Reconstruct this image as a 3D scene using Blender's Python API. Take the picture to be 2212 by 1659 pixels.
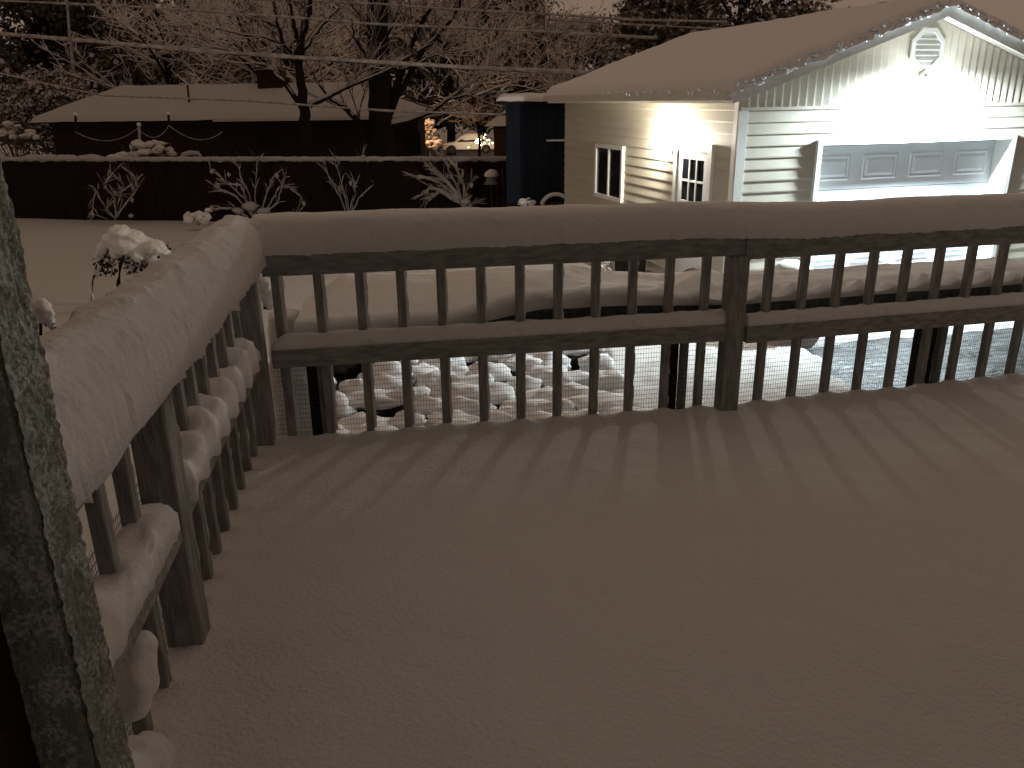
import bpy, bmesh, math, random
from mathutils import Vector, Matrix, noise
R=math.radians
S=bpy.context.scene
for o in list(bpy.data.objects): bpy.data.objects.remove(o)
rnd=random.Random(7)

# ------------------------------------------------------------------ camera, sky, exposure
CAMZ=2.55            # eye height above the yard; the deck snow lies at 1.05
DECK=1.05
PITCH,ROLL=R(19.5),R(0.8)
FPX=1736.0           # focal length in pixels of a 2212 px wide frame
cd=bpy.data.cameras.new('camera'); cam=bpy.data.objects.new('camera',cd); S.collection.objects.link(cam)
cd.sensor_width=36; cd.lens=36*FPX/2212; cd.clip_start=.05; cd.clip_end=600
cam.matrix_world=Matrix.Translation((0,0,CAMZ))@Matrix.Rotation(math.pi/2-PITCH,4,'X')@Matrix.Rotation(-ROLL,4,'Z')
S.camera=cam
w=bpy.data.worlds.new('World'); S.world=w; w.use_nodes=True
bg=w.node_tree.nodes['Background']; bg.inputs[0].default_value=(.210,.147,.108,1); bg.inputs[1].default_value=1.0
S.view_settings.view_transform='Standard'; S.view_settings.look='None'
S.view_settings.exposure=0; S.view_settings.gamma=1
S.render.engine='CYCLES'
S.cycles.use_denoising=True
S.cycles.max_bounces=6; S.cycles.sample_clamp_indirect=4

# ------------------------------------------------------------------ helpers
def at(u,v,Y):
    """real position, Y metres ahead of the camera, of a direction read off the photograph"""
    x=u-1106.; y=-(v-829.5)
    xr=x*math.cos(ROLL)+y*math.sin(ROLL); yr=-x*math.sin(ROLL)+y*math.cos(ROLL)
    d=Vector((xr,FPX*math.cos(PITCH)+yr*math.sin(PITCH),-FPX*math.sin(PITCH)+yr*math.cos(PITCH)))
    p=d*(Y/d.y); return Vector((p.x,p.y,p.z+CAMZ))
def fbm(p,s,o=3): return noise.fractal(Vector(p)*s,1.0,2.0,o)
def link(o): S.collection.objects.link(o); return o
def tag(o,label=None,cat=None,group=None,kind=None):
    if label: o['label']=label
    if cat: o['category']=cat
    if group: o['group']=group
    if kind: o['kind']=kind
    return o
def thing(name,label,cat,loc=(0,0,0),rz=0,group=None):
    o=link(bpy.data.objects.new(name,None)); o.location=loc; o.rotation_euler=(0,0,rz); o.empty_display_size=.1
    return tag(o,label,cat,group)
def worldpos(o):
    p=Vector((0,0,0))
    while o is not None: p+=Vector(o.location); o=o.parent
    return p
def part(name,me,mat,parent=None,local=False,smooth=False):
    """me: a bmesh, a mesh or (verts, faces); world coordinates unless local"""
    if isinstance(me,bmesh.types.BMesh):
        m=bpy.data.meshes.new(name); me.normal_update(); me.to_mesh(m); me.free()
    elif isinstance(me,tuple):
        m=bpy.data.meshes.new(name); m.from_pydata(me[0],[],me[1]); m.update()
    else: m=me
    for k in (mat if isinstance(mat,list) else [mat]): m.materials.append(k)
    if smooth: m.polygons.foreach_set('use_smooth',[True]*len(m.polygons))
    o=link(bpy.data.objects.new(name,m))
    if parent is not None:
        if not local: m.transform(Matrix.Translation(-worldpos(parent)))
        o.parent=parent
    return o
def nb(): return bmesh.new()
def box(bm,x0,x1,y0,y1,z0,z1,M=None,bev=0,mi=0):
    vs=[bm.verts.new((x,y,z)) for x in (x0,x1) for y in (y0,y1) for z in (z0,z1)]
    fs=[bm.faces.new([vs[i] for i in q]) for q in ((0,1,3,2),(4,6,7,5),(0,4,5,1),(2,3,7,6),(0,2,6,4),(1,5,7,3))]
    for f in fs: f.material_index=mi
    if bev:
        es={e for f in fs for e in f.edges}
        r=bmesh.ops.bevel(bm,geom=list(es),offset=bev,segments=1,affect='EDGES')
        vs={v for f in r['faces'] for v in f.verts}|{v for v in vs if v.is_valid}
    if M is not None: bmesh.ops.transform(bm,matrix=M,verts=[v for v in vs if v.is_valid])
    return bm
def seg_matrix(p,ang): return Matrix.Translation(p)@Matrix.Rotation(ang,4,'Z')
def tubes(paths,sides=5):
    """paths: list of (points, radii); one open tube each with end caps"""
    V=[];F=[]
    for pts,rad in paths:
        pts=[Vector(p) for p in pts]; n=len(pts); base=len(V)
        for i,p in enumerate(pts):
            t=(pts[min(i+1,n-1)]-pts[max(i-1,0)])
            if t.length<1e-6: t=Vector((0,0,1))
            t.normalize(); a=t.cross(Vector((0,0,1)) if abs(t.z)<.95 else Vector((1,0,0))).normalized(); b=t.cross(a)
            r=rad[i] if hasattr(rad,'__len__') else rad
            for k in range(sides):
                c=2*math.pi*k/sides; V.append(p+(a*math.cos(c)+b*math.sin(c))*r)
        for i in range(n-1):
            for k in range(sides):
                k2=(k+1)%sides; F.append((base+i*sides+k,base+i*sides+k2,base+(i+1)*sides+k2,base+(i+1)*sides+k))
        F.append(tuple(base+k for k in range(sides))[::-1]); F.append(tuple(base+(n-1)*sides+k for k in range(sides)))
    return ([tuple(v) for v in V],F)
def blob(c,r,amp=.15,sc=3.0,sub=3,flat=None,seed=0.):
    """one lumpy ellipsoid; flat: lower limit of z as a share of the radius"""
    bm=nb(); bmesh.ops.create_icosphere(bm,subdivisions=sub,radius=1)
    c=Vector(c); r=Vector(r) if hasattr(r,'__len__') else Vector((r,r,r))
    for v in bm.verts:
        d=v.co.normalized(); k=1+amp*fbm(d*sc+Vector((seed,seed*.7,seed*1.3)),1.0,3)
        p=d*k
        if flat is not None and p.z<flat: p.z=flat+(p.z-flat)*.15
        v.co=Vector((p.x*r.x,p.y*r.y,p.z*r.z))+c
    return bm
def merge(dst,src):
    m=bpy.data.meshes.new('tmp'); src.to_mesh(m); src.free(); dst.from_mesh(m); bpy.data.meshes.remove(m)
def blobs(lst,**k):
    bm=nb()
    for i,(c,r) in enumerate(lst): merge(bm,blob(c,r,seed=i*3.7+k.get('s0',0),**{a:b for a,b in k.items() if a!='s0'}))
    return bm
def fuse(o,vox):
    m=o.modifiers.new('fuse','REMESH'); m.mode='VOXEL'; m.voxel_size=vox; m.use_smooth_shade=True
    k=o.modifiers.new('soft','SMOOTH'); k.iterations=3; k.factor=.5
    return o
def loft(rings,closed=False,caps=True):
    n=len(rings[0]); V=[tuple(p) for r in rings for p in r]; F=[]
    for i in range(len(rings)-1):
        for k in range(n if closed else n-1):
            k2=(k+1)%n; F.append((i*n+k,i*n+k2,(i+1)*n+k2,(i+1)*n+k))
    if caps: F.append(tuple(range(n))[::-1]); F.append(tuple((len(rings)-1)*n+k for k in range(n)))
    return (V,F)

# ------------------------------------------------------------------ materials
def mat(name,col,rough=.7,spec=.3,bump=0,bscale=30,var=0,vscale=6,metal=0,col2=None,stretch=(1,1,1),emit=None,estr=0,bdist=.01,detail=5):
    m=bpy.data.materials.new(name); m.use_nodes=True; N=m.node_tree.nodes; L=m.node_tree.links; b=N['Principled BSDF']
    b.inputs['Base Color'].default_value=(*col,1); b.inputs['Roughness'].default_value=rough
    b.inputs['Specular IOR Level'].default_value=spec; b.inputs['Metallic'].default_value=metal
    if emit: b.inputs['Emission Color'].default_value=(*emit,1); b.inputs['Emission Strength'].default_value=estr
    if bump or var:
        tc=N.new('ShaderNodeTexCoord'); mp=N.new('ShaderNodeMapping'); mp.inputs['Scale'].default_value=stretch
        L.new(tc.outputs['Object'],mp.inputs[0])
    if var:
        n=N.new('ShaderNodeTexNoise'); n.inputs['Scale'].default_value=vscale; n.inputs['Detail'].default_value=6
        L.new(mp.outputs[0],n.inputs['Vector'])
        mx=N.new('ShaderNodeMix'); mx.data_type='RGBA'
        c2=col2 or tuple(c*(1-var) for c in col); mx.inputs[6].default_value=(*col,1); mx.inputs[7].default_value=(*c2,1)
        rp=N.new('ShaderNodeValToRGB'); rp.color_ramp.elements[0].position=.38; rp.color_ramp.elements[1].position=.64
        L.new(n.outputs[0],rp.inputs[0]); L.new(rp.outputs[0],mx.inputs[0]); L.new(mx.outputs[2],b.inputs['Base Color'])
    if bump:
        n2=N.new('ShaderNodeTexNoise'); n2.inputs['Scale'].default_value=bscale; n2.inputs['Detail'].default_value=detail
        L.new(mp.outputs[0],n2.inputs['Vector']); bp=N.new('ShaderNodeBump'); bp.inputs['Strength'].default_value=bump; bp.inputs['Distance'].default_value=bdist
        L.new(n2.outputs[0],bp.inputs['Height']); L.new(bp.outputs[0],b.inputs['Normal'])
    return m
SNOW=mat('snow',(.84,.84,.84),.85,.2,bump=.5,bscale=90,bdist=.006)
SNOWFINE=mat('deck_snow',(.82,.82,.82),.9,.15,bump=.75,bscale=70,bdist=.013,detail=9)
YARD=mat('yard_snow',(.57,.56,.55),.9,.15,bump=.4,bscale=14,bdist=.02,detail=8)  # snow darkened in its colour to imitate lens falloff over the yard
FARSNOW=mat('far_snow',(.46,.44,.43),.9,.1)  # darker copy of the snow, dimmer far-off light put into its colour
TWIGSNOW=mat('twig_snow',(.68,.64,.61),.9,.1)
WOOD=mat('weathered_wood',(.36,.362,.345),.85,.2,bump=.4,bscale=25,var=.4,vscale=9,stretch=(6,6,1))
WOODH=mat('weathered_board',(.36,.362,.345),.85,.2,bump=.4,bscale=25,var=.4,vscale=9,stretch=(1,6,6))
POSTW=mat('frosted_wood',(.15,.18,.155),.9,.2,bump=1,bscale=120,var=.3,vscale=42,col2=(.40,.44,.40),bdist=.008)
DARKW=mat('dark_post_wood',(.022,.018,.016),.9,.15,bump=.3,bscale=20)
WIRE=mat('wire',(.05,.05,.05),.5,.4)
VINYL=mat('vinyl_siding',(.52,.485,.405),.55,.3,bump=.12,bscale=40,stretch=(.3,.3,4),var=.08,vscale=3)
TRIM=mat('white_trim',(.72,.72,.69),.5,.35,bump=.05,bscale=20,var=.05,vscale=4)
DOORW=mat('white_door_paint',(.66,.69,.72),.5,.3,bump=.08,bscale=60,var=.06,vscale=3)
SOFF=mat('soffit',(.6,.57,.5),.6,.2,bump=.1,bscale=30)
GLASS=mat('window_glass',(.012,.014,.016),.08,.5,bump=.02,bscale=4)
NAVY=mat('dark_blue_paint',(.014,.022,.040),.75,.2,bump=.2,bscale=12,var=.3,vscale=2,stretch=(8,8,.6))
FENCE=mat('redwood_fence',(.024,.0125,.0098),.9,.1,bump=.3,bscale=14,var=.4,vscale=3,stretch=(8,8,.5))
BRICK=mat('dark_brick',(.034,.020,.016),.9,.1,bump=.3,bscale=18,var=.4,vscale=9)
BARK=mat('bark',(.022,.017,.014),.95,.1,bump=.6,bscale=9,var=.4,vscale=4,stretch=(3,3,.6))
TWIG=mat('twigs',(.135,.105,.088),.95,.05,var=.3,vscale=1)
FOL=mat('evergreen_needles',(.16,.14,.112),.9,.1,var=.55,vscale=1.2)
LEAF=mat('dead_leaves',(.045,.030,.020),.9,.1,var=.4,vscale=9)
ROCK=mat('wet_rock',(.025,.023,.022),.45,.4,bump=.6,bscale=12,var=.5,vscale=7)
SOIL=mat('wet_soil',(.008,.007,.006),.4,.4,bump=.8,bscale=14,var=.5,vscale=9)
METAL=mat('dark_metal',(.03,.03,.03),.5,.4,metal=.3,bump=.05,bscale=30)
CARW=mat('car_paint',(.62,.60,.56),.35,.5,bump=.02,bscale=3)
RUBB=mat('rubber',(.012,.012,.012),.8,.2,bump=.1,bscale=40)
BULBW=mat('lamp_glass',(1,1,1),.4,.3,emit=(1,.91,.76),estr=820)
BULBF=mat('flood_lens',(1,1,1),.4,.3,emit=(.86,.96,1),estr=300)
FAIRY=mat('fairy_bulb',(1,.9,.7),.4,.3,emit=(1,.72,.40),estr=16)
CABLE=mat('snowy_cable',(.50,.47,.45),.9,.1,bump=.3,bscale=20,var=.5,vscale=6)
# wet drive: dark asphalt with grey slush left on it
def frosted(m):
    N=m.node_tree.nodes; L=m.node_tree.links; b=N['Principled BSDF']
    tc=N.new('ShaderNodeTexCoord'); n1=N.new('ShaderNodeTexNoise'); n1.inputs['Scale'].default_value=130; n1.inputs['Detail'].default_value=3
    n2=N.new('ShaderNodeTexNoise'); n2.inputs['Scale'].default_value=16; n2.inputs['Detail'].default_value=4
    mp=N.new('ShaderNodeMapping'); mp.inputs['Scale'].default_value=(60,60,2.2); n3=N.new('ShaderNodeTexNoise'); n3.inputs['Scale'].default_value=1; n3.inputs['Detail'].default_value=6
    L.new(tc.outputs['Object'],n1.inputs['Vector']); L.new(tc.outputs['Object'],n2.inputs['Vector']); L.new(tc.outputs['Object'],mp.inputs[0]); L.new(mp.outputs[0],n3.inputs['Vector'])
    a=N.new('ShaderNodeMath'); a.operation='MULTIPLY_ADD'; a.inputs[1].default_value=1.0; L.new(n2.outputs[0],a.inputs[0]); L.new(n1.outputs[0],a.inputs[2])
    r=N.new('ShaderNodeValToRGB'); r.color_ramp.elements[0].position=.25; r.color_ramp.elements[1].position=.95; h=N.new('ShaderNodeMath'); h.operation='MULTIPLY_ADD'; h.inputs[1].default_value=4.0; h.inputs[2].default_value=-3.7; L.new(a.outputs[0],h.inputs[0]); L.new(h.outputs[0],r.inputs[0])
    g=N.new('ShaderNodeValToRGB'); g.color_ramp.elements[0].color=(.21,.235,.21,1); g.color_ramp.elements[1].color=(.33,.36,.32,1); g.color_ramp.elements[0].position=.35; g.color_ramp.elements[1].position=.68; L.new(n3.outputs[0],g.inputs[0])
    mx=N.new('ShaderNodeMix'); mx.data_type='RGBA'; mx.inputs[7].default_value=(.50,.54,.51,1)
    L.new(r.outputs[0],mx.inputs[0]); L.new(g.outputs[0],mx.inputs[6]); L.new(mx.outputs[2],b.inputs['Base Color'])
frosted(POSTW)
SLUSH=mat('wet_asphalt_slush',(.014,.014,.013),.45,.35,bump=.9,bscale=9,var=1,vscale=3.4,col2=(.070,.073,.074),bdist=.03,detail=8)

# ------------------------------------------------------------------ garage frame (corner, axes)
GC=Vector((2.5,9.13,0)); GA=R(16.5)
def G(x,y,z): return GC+Vector((x*math.cos(GA)-y*math.sin(GA),x*math.sin(GA)+y*math.cos(GA),z))
def Ginv(p):
    d=Vector(p)-GC; return Vector((d.x*math.cos(GA)+d.y*math.sin(GA),-d.x*math.sin(GA)+d.y*math.cos(GA),p[2]))

# ------------------------------------------------------------------ the yard
def sstep(a,b,t):
    t=max(0,min(1,(t-a)/(b-a))); return t*t*(3-2*t)
def drive_mask(x,y):
    """1 inside the cleared strip in front of the garage door"""
    n=.16*fbm((x*1.3,y*1.3,2.),1.0,3)
    l=x-(3.18+ .10*(y-7.5)+n+ .12*math.sin(y*2.1)); t=8.78+.22*(x-4.)+n*.6-y
    return min(l,t)
def bed_mask(x,y):
    n=.16*fbm((x,y,7.),1.6,3)
    return min(x+1.95+n,.96-x+n,y-5.6+n,8.55-y+n)
def gz(x,y):
    z=-.35*sstep(11,21,y)-.95*sstep(24,58,y)
    z+=.035*fbm((x,y,0),.35,3)+.012*fbm((x,y,3),2.2,3)
    if 2.0<y<10 and .8<x<3.6: z+=.05*max(0,fbm((x,y,9),3.4,3))*sstep(.9,1.7,x)   # trodden lumps
    if 4<y<10:
        z-=.15*sstep(-.02,.06,drive_mask(x,y))
        z-=.22*sstep(-.02,.10,bed_mask(x,y))
    return z
def axis(lo,f0,f1,hi,fine,grow):
    a=[f0]; s=fine
    while a[0]>lo: s*=grow; a.insert(0,a[0]-s)
    x=f0
    while x<f1: x+=fine; a.append(x)
    s=fine
    while a[-1]<hi: s*=grow; a.append(a[-1]+s)
    return a
xs=axis(-150,-3.2,6.6,150,.055,1.10); ys=axis(-20,5.2,9.9,220,.055,1.10)
V=[(x,y,gz(x,y)) for y in ys for x in xs]; nx=len(xs)
F=[(j*nx+i,j*nx+i+1,(j+1)*nx+i+1,(j+1)*nx+i) for j in range(len(ys)-1) for i in range(nx-1)]
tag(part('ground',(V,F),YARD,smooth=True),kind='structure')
# wet drive sheet lying in the cleared strip, soil sheet in the rock bed
def sheet(name,x0,x1,y0,y1,z,st,m,amp,sc):
    nx=int((x1-x0)/st); ny=int((y1-y0)/st)
    V=[(x0+i*st,y0+j*st,z+amp*fbm((x0+i*st,y0+j*st,5),sc,4)) for j in range(ny+1) for i in range(nx+1)]
    F=[(j*(nx+1)+i,j*(nx+1)+i+1,(j+1)*(nx+1)+i+1,(j+1)*(nx+1)+i) for j in range(ny) for i in range(nx)]
    return tag(part(name,(V,F),m,smooth=True),kind='structure')
sheet('driveway',2.9,9.5,4.2,9.7,-.085,.05,SLUSH,.02,1.6)
sheet('soil_bed',-2.3,1.4,5.4,8.9,-.16,.06,SOIL,.02,2)

# ------------------------------------------------------------------ deck
A0=Vector((-1.12,3.47,0)); AN=R(9); BN=R(12.6); LN=R(-82)
tA=Vector((math.cos(AN),math.sin(AN),0)); tB=Vector((math.cos(BN),math.sin(BN),0)); tL=Vector((math.cos(LN),math.sin(LN),0))
B0=A0+tA*2.25
END=B0+tB*2.6
deck=thing('deck','raised wooden deck buried under a smooth untouched sheet of snow','deck',(.6,1.8,0))
# outline of the deck snow: inside the two railings
def rail_y(x):
    if x<B0.x: return A0.y+(x-A0.x)*math.tan(AN)
    return B0.y+(x-B0.x)*math.tan(BN)
def rail_x(y): return A0.x+(y-A0.y)/math.tan(LN)
BALR=[];  # plan positions of baluster feet, used for the little drifts
for k in range(12): BALR.append(A0+tA*(.085+.1822*k))
for k in range(13): BALR.append(B0+tB*(.17+.192*k))
NX,NY=190,150
V=[];F=[]
for j in range(NY+1):
    for i in range(NX+1):
        a=i/NX; b=(j/NY)
        y=-.55+b*(4.9); x=rail_x(min(y,3.5))-.17+a*(5.7)
        ymax=rail_y(x)+.02
        y=min(y,ymax)
        z=DECK+.020*fbm((x,y,1),.8,3)+.006*fbm((x,y,4),4,3)+.004*fbm((x*1.2+y*2.2,y*.6-x*.9,6),5,3)
        dr=ymax-y
        if dr<.25:
            d=min(((x-p.x)**2+(y-p.y)**2) for p in BALR)**.5
            z+=.02*math.exp(-(d/.045)**2)+.018*math.exp(-(dr/.06)**2)-.012*math.exp(-(dr/.03)**2)
        dl=abs(x-rail_x(y)+.05)
        if dl<.25: z+=.022*math.exp(-(dl/.08)**2)+.01*fbm((x,y,8),14,2)*math.exp(-(dl/.1)**2)
        V.append((x,y,z))
F=[(j*(NX+1)+i,j*(NX+1)+i+1,(j+1)*(NX+1)+i+1,(j+1)*(NX+1)+i) for j in range(NY) for i in range(NX)]
bm=nb(); vs=[bm.verts.new(v) for v in V]
for f in F:
    q=[vs[k] for k in f]
    if max((q[0].co-q[2].co).length,(q[1].co-q[3].co).length)>.004 and abs(q[0].co.y-q[2].co.y)>1e-5: 
        try: bm.faces.new(q)
        except ValueError: pass
part('snow_layer',bm,SNOWFINE,deck,smooth=True)
bm=nb()
for k in range(34):                                         # deck boards under the snow
    y0=-.6+k*.145; 
    x0=rail_x(min(y0,3.4))-.15; 
    if y0+.14<rail_y(-.9): box(bm,x0,4.4,y0,y0+.138,DECK-.15,DECK-.11)
part('decking',bm,WOODH,deck)
bm=nb()
box(bm,0,2.25,-.02,.02,DECK-.40,DECK-.085,seg_matrix(A0,AN)); box(bm,.001,2.6,-.02,.02,DECK-.40,DECK-.085,seg_matrix(B0,BN))
box(bm,.03,2.6,-.02,.02,DECK-.40,DECK-.085,seg_matrix(A0,LN))
part('rim_joist',bm,WOODH,deck)

# ------------------------------------------------------------------ railings
def snow_cap(p0,ang,L,z0,h,half,off=0,step=.012,seed=0.,rough=1.0,taper=(True,True),skew=0.,nprof=26,droop=.03):
    """snow lying along a board: rounded profile, ragged skirts"""
    M=seg_matrix(p0,ang); n=int(L/step); rings=[]
    for i in range(n+1):
        s=i*step; e=1.
        if taper[0]: e=min(e,math.sqrt(max(0.03,min(1,s/.06))))
        if taper[1]: e=min(e,math.sqrt(max(0.03,min(1,(L-s)/.06))))
        hh=h*(1+.06*fbm((s*1.2,seed,0),1.,2))*e
        ring=[]
        for k in range(nprof+1):
            a=math.pi*k/nprof; c,sn=math.cos(a),math.sin(a)
            # superellipse
            px=math.copysign(abs(c)**.62,c)*half; pz=abs(sn)**.62*hh
            if k in (0,nprof): pz=-droop
            edge=1-abs(sn)*.75
            d=rough*(.010*fbm((s,px*2,pz*2+seed),9,3)+.008*edge*fbm((s,px,pz+seed*2),42,2))
            y=off+px*(1+.04*fbm((s,seed+5,0),1.6,2))+math.copysign(d,px)+skew*max(0,1-pz/hh)*(1 if px<0 else 0)
            z=z0+pz+d*.8*(1 if k not in (0,nprof) else 1.5)
            ring.append(M@Vector((s,y,z)))
        rings.append(ring)
    return loft(rings,closed=True)
def crust(p,z0,z1,wx,wy,ang,seed=0,amp=.007,sc=16):
    """thin lumpy strip of snow stuck to the face of a post or baluster"""
    n=max(8,int((z1-z0)/.012)); rings=[]; M=seg_matrix(p,ang)
    for i in range(n+1):
        z=z0+(z1-z0)*i/n; t=.5+.9*fbm((z,seed,1),sc,3); t=max(.08,t)
        if i in (0,n): t=.05
        a=wx*(.7+.5*t); b=wy*t+amp*.4
        rings.append([M@Vector((-a,0,z)),M@Vector((-a*.8,b*.8,z)),M@Vector((0,b*1.15,z)),M@Vector((a*.8,b*.8,z)),M@Vector((a,0,z))])
    return loft(rings,closed=True)
RT=DECK+.79; RW=DECK+.895      # underside / top of the wooden top rail
def board(L,y0,y1,z0,z1,p,ang,s0=0): return box(nb(),s0,L,y0,y1,z0,z1,seg_matrix(p,ang),bev=.004)
def post(p,ang,size,z0,z1,s,off=0): return box(nb(),s-size/2,s+size/2,off-size/2,off+size/2,z0,z1,seg_matrix(p,ang),bev=.005)

rail=thing('deck_railing','weathered wooden deck railing facing the garage, capped with a long thick roll of snow','railing',(A0.x,A0.y,DECK))
secs=[(A0,AN,2.25,[.085+.1822*k for k in range(12)],.04,2.19),(B0,BN,2.6,[.17+.192*k for k in range(12)],.035,2.6)]
k=0
for si,(p,an,L,bal,s0,s1) in enumerate(secs):
    dz=-.022*si
    part('top_rail',board(L if si else s1+.06,-.045,.0,RT+dz,RW+dz,p,an,s0 if not si else 0.0),WOODH,rail)
    part('cap_board',board(L if si else 2.25,-.07,.085,RW+.001+dz,RW+.033+dz,p,an,.0 if si else -.02),WOODH,rail)
    part('mid_rail',board(s1-.004 if not si else L,-.045,-.004,DECK+.372+dz*.9,DECK+.455+dz*.9,p,an,s0 if not si else .045),WOODH,rail)
    part('mid_snow',snow_cap(p+tA*s0,an,(s1-.002-s0) if not si else L-.05,DECK+.455+dz*.9,.062,.036,off=.003,seed=4.+si,taper=(si==0,False),rough=.8) if si==0 else
         snow_cap(p+tB*.05,an,L-.05,DECK+.455+dz*.9,.055,.036,off=.003,seed=9.,taper=(False,False),rough=.8),SNOW,rail,smooth=True)
    for s in bal:
        b=part('baluster',box(nb(),s-.019,s+.019,.003,.041,DECK-.10,RW-.01+dz,seg_matrix(p,an),bev=.003),WOOD,rail)
        q=p+Vector((math.cos(an),math.sin(an),0))*(s+.016)+Vector((-math.sin(an),math.cos(an),0))*.038
        part('snow_crust',crust(q,DECK+.02,RT+dz-.01,.016,.018,an,seed=s*7+si*3),SNOW,b,smooth=True); k+=1
# one continuous roll of snow along both boards
pts=[]
def capline(s):
    if s<2.25: return A0+tA*s, AN
    return B0+tB*(s-2.25), BN
def cap_loft(total,step=.0125):
    n=int(total/step); rings=[]; NP=30
    for i in range(n+1):
        s=-.02+i*step; p,a=capline(s); t=sstep(2.0,2.5,s); a=AN*(1-t)+BN*t
        z0=RW+.028-.022*sstep(1.9,2.6,s); e=math.sqrt(max(.05,min(1,(s+.02)/.05)))
        hh=(.128-.012*sstep(0,3,s))*(1+.07*fbm((s*1.4,3.,0),1.,3))*e; M=seg_matrix(p,a); ring=[]
        for k in range(NP+1):
            al=math.pi*k/NP; c,sn=math.cos(al),math.sin(al)
            px=math.copysign(abs(c)**.6,c)*.098*(1+.03*fbm((s*2,8,0),1.,2)); pz=abs(sn)**.66*hh
            if px<0: px*=1.04
            if k in (0,NP): pz=-.034
            edge=1-abs(sn)*.8
            d=.006*fbm((s,px*2,pz*2),6,3)+.006*edge*fbm((s,px,pz),45,3)
            ring.append(M@Vector((s-(s if s<2.25 else 2.25)-(0 if s<2.25 else s-2.25),px+math.copysign(d,px),z0+pz+d*(.9 if k in (0,NP) else .7))))
        rings.append(ring)
    return loft(rings,closed=True)
part('snow_cap',cap_loft(4.75),SNOW,rail,smooth=True)
# posts: the middle post, the corner post
po=part('post',post(A0,AN,.092,DECK-.12,RT-.001,2.232,-.005),WOOD,rail)
part('post',post(A0,AN,.104,DECK-.12,RT-.001,-.040,-.02),WOOD,rail)
# wire mesh on the outside of the balusters
def wiremesh(p,an,L,z0,z1,off,s0=0,dx=.0135,dz=.024,seed=0):
    paths=[];a=seg_matrix(p,an)
    zz=z0; i=0
    while zz<z1:
        pts=[]; m=int((L-s0)/.09)
        for j in range(m+1):
            s=s0+(L-s0)*j/m; pts.append(a@Vector((s,off+.004*fbm((s,zz,seed),3,2),zz+.006*fbm((s,zz,seed+3),2.2,2))))
        paths.append((pts,.00105)); zz+=dz
    s=s0
    while s<L:
        pts=[]
        for j in range(5):
            z=z0+(z1-z0)*j/4; pts.append(a@Vector((s+.004*fbm((s,z,seed),3,2),off+.0015,z)))
        paths.append((pts,.0006)); s+=dx
    return tubes(paths,3)
part('wire_mesh',wiremesh(A0,AN,2.25,DECK-.08,DECK+.42,.047,.02),WIRE,rail)
part('wire_mesh',wiremesh(B0,BN,1.9,DECK-.08,DECK+.42,.047,.0,seed=4),WIRE,rail)

AL=A0-Vector((-math.sin(LN),math.cos(LN),0))*.047
lrail=thing('deck_railing','weathered wooden deck railing running toward the frosted post, under the widest roll of snow','railing',(AL.x,AL.y-.3,DECK))
part('top_rail',board(2.36,.0,.045,RT-.02,RW-.02,AL,LN,.03),WOODH,lrail)
part('cap_board',board(2.36,-.085,.07,RW-.019,RW+.013,AL,LN,.10),WOODH,lrail)
part('mid_rail',board(1.44,.004,.045,DECK+.39,DECK+.475,AL,LN,.05),WOODH,lrail)
part('mid_rail',board(2.36,.004,.045,DECK+.37,DECK+.455,AL,LN,1.55),WOODH,lrail)
def lcap():
    rings=[]; NP=40; L=2.46; st=.0105
    for i in range(int(L/st)+1):
        s=-.09+i*st; M=seg_matrix(AL+tL*s,LN); ring=[]; e=math.sqrt(max(.06,min(1,(s+.09)/.09)))
        hh=(.150+.012*s)*math.sqrt(max(.05,min(1,(2.40-s)/.10)))*(1+.07*fbm((s*1.6,13.,0),1.,3))*e
        for k in range(NP+1):
            al=math.pi*k/NP; c,sn=math.cos(al),math.sin(al)
            px=math.copysign(abs(c)**(.7 if c<0 else .85),c)*(.075 if c<0 else .108-.004*s)*(1+.05*fbm((s*2.3,18,c),1.,2)); pz=abs(sn)**.75*hh
            if k in (0,NP): pz=-.068-.012*fbm((s*6,2,0),1.,2)
            edge=1-abs(sn)*.8
            d=.012*fbm((s,px*2,pz*2),7,3)+(.003+.006*edge)*fbm((s*1.0,px*.8,pz*.8),60,3)
            ring.append(M@Vector((0,px+math.copysign(d,px),RW+.008+pz+d*(1.2 if k in (0,NP) else .8))))
        rings.append(ring)
    return loft(rings,closed=True)
part('snow_cap',lcap(),SNOW,lrail,smooth=True)
po=part('post',post(AL,LN,.098,DECK-.12,RT-.021,1.49,.0),WOOD,lrail)
q=AL+tL*1.44+Vector((-math.sin(LN),math.cos(LN),0))*.02
part('snow_crust',crust(q+tL*.003,DECK+.03,DECK+.74,.028,.022,LN+math.pi/2,seed=21,amp=.012,sc=11),SNOW,po,smooth=True)
for s in (.17,.33,.50,.67,.84,1.0,1.15,1.30,1.70,1.88,2.06,2.24):
    b=part('baluster',box(nb(),s-.019,s+.019,-.041,-.003,DECK-.10,RW-.03,seg_matrix(AL,LN),bev=.003),WOOD,lrail)
    q=AL+tL*(s-.019)+Vector((-math.sin(LN),math.cos(LN),0))*-.02
    part('snow_crust',crust(q,DECK+.02,RT-.02,.017,.016,LN+math.pi/2*0+math.pi/2,seed=s*9,amp=.008),SNOW,b,smooth=True)
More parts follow.
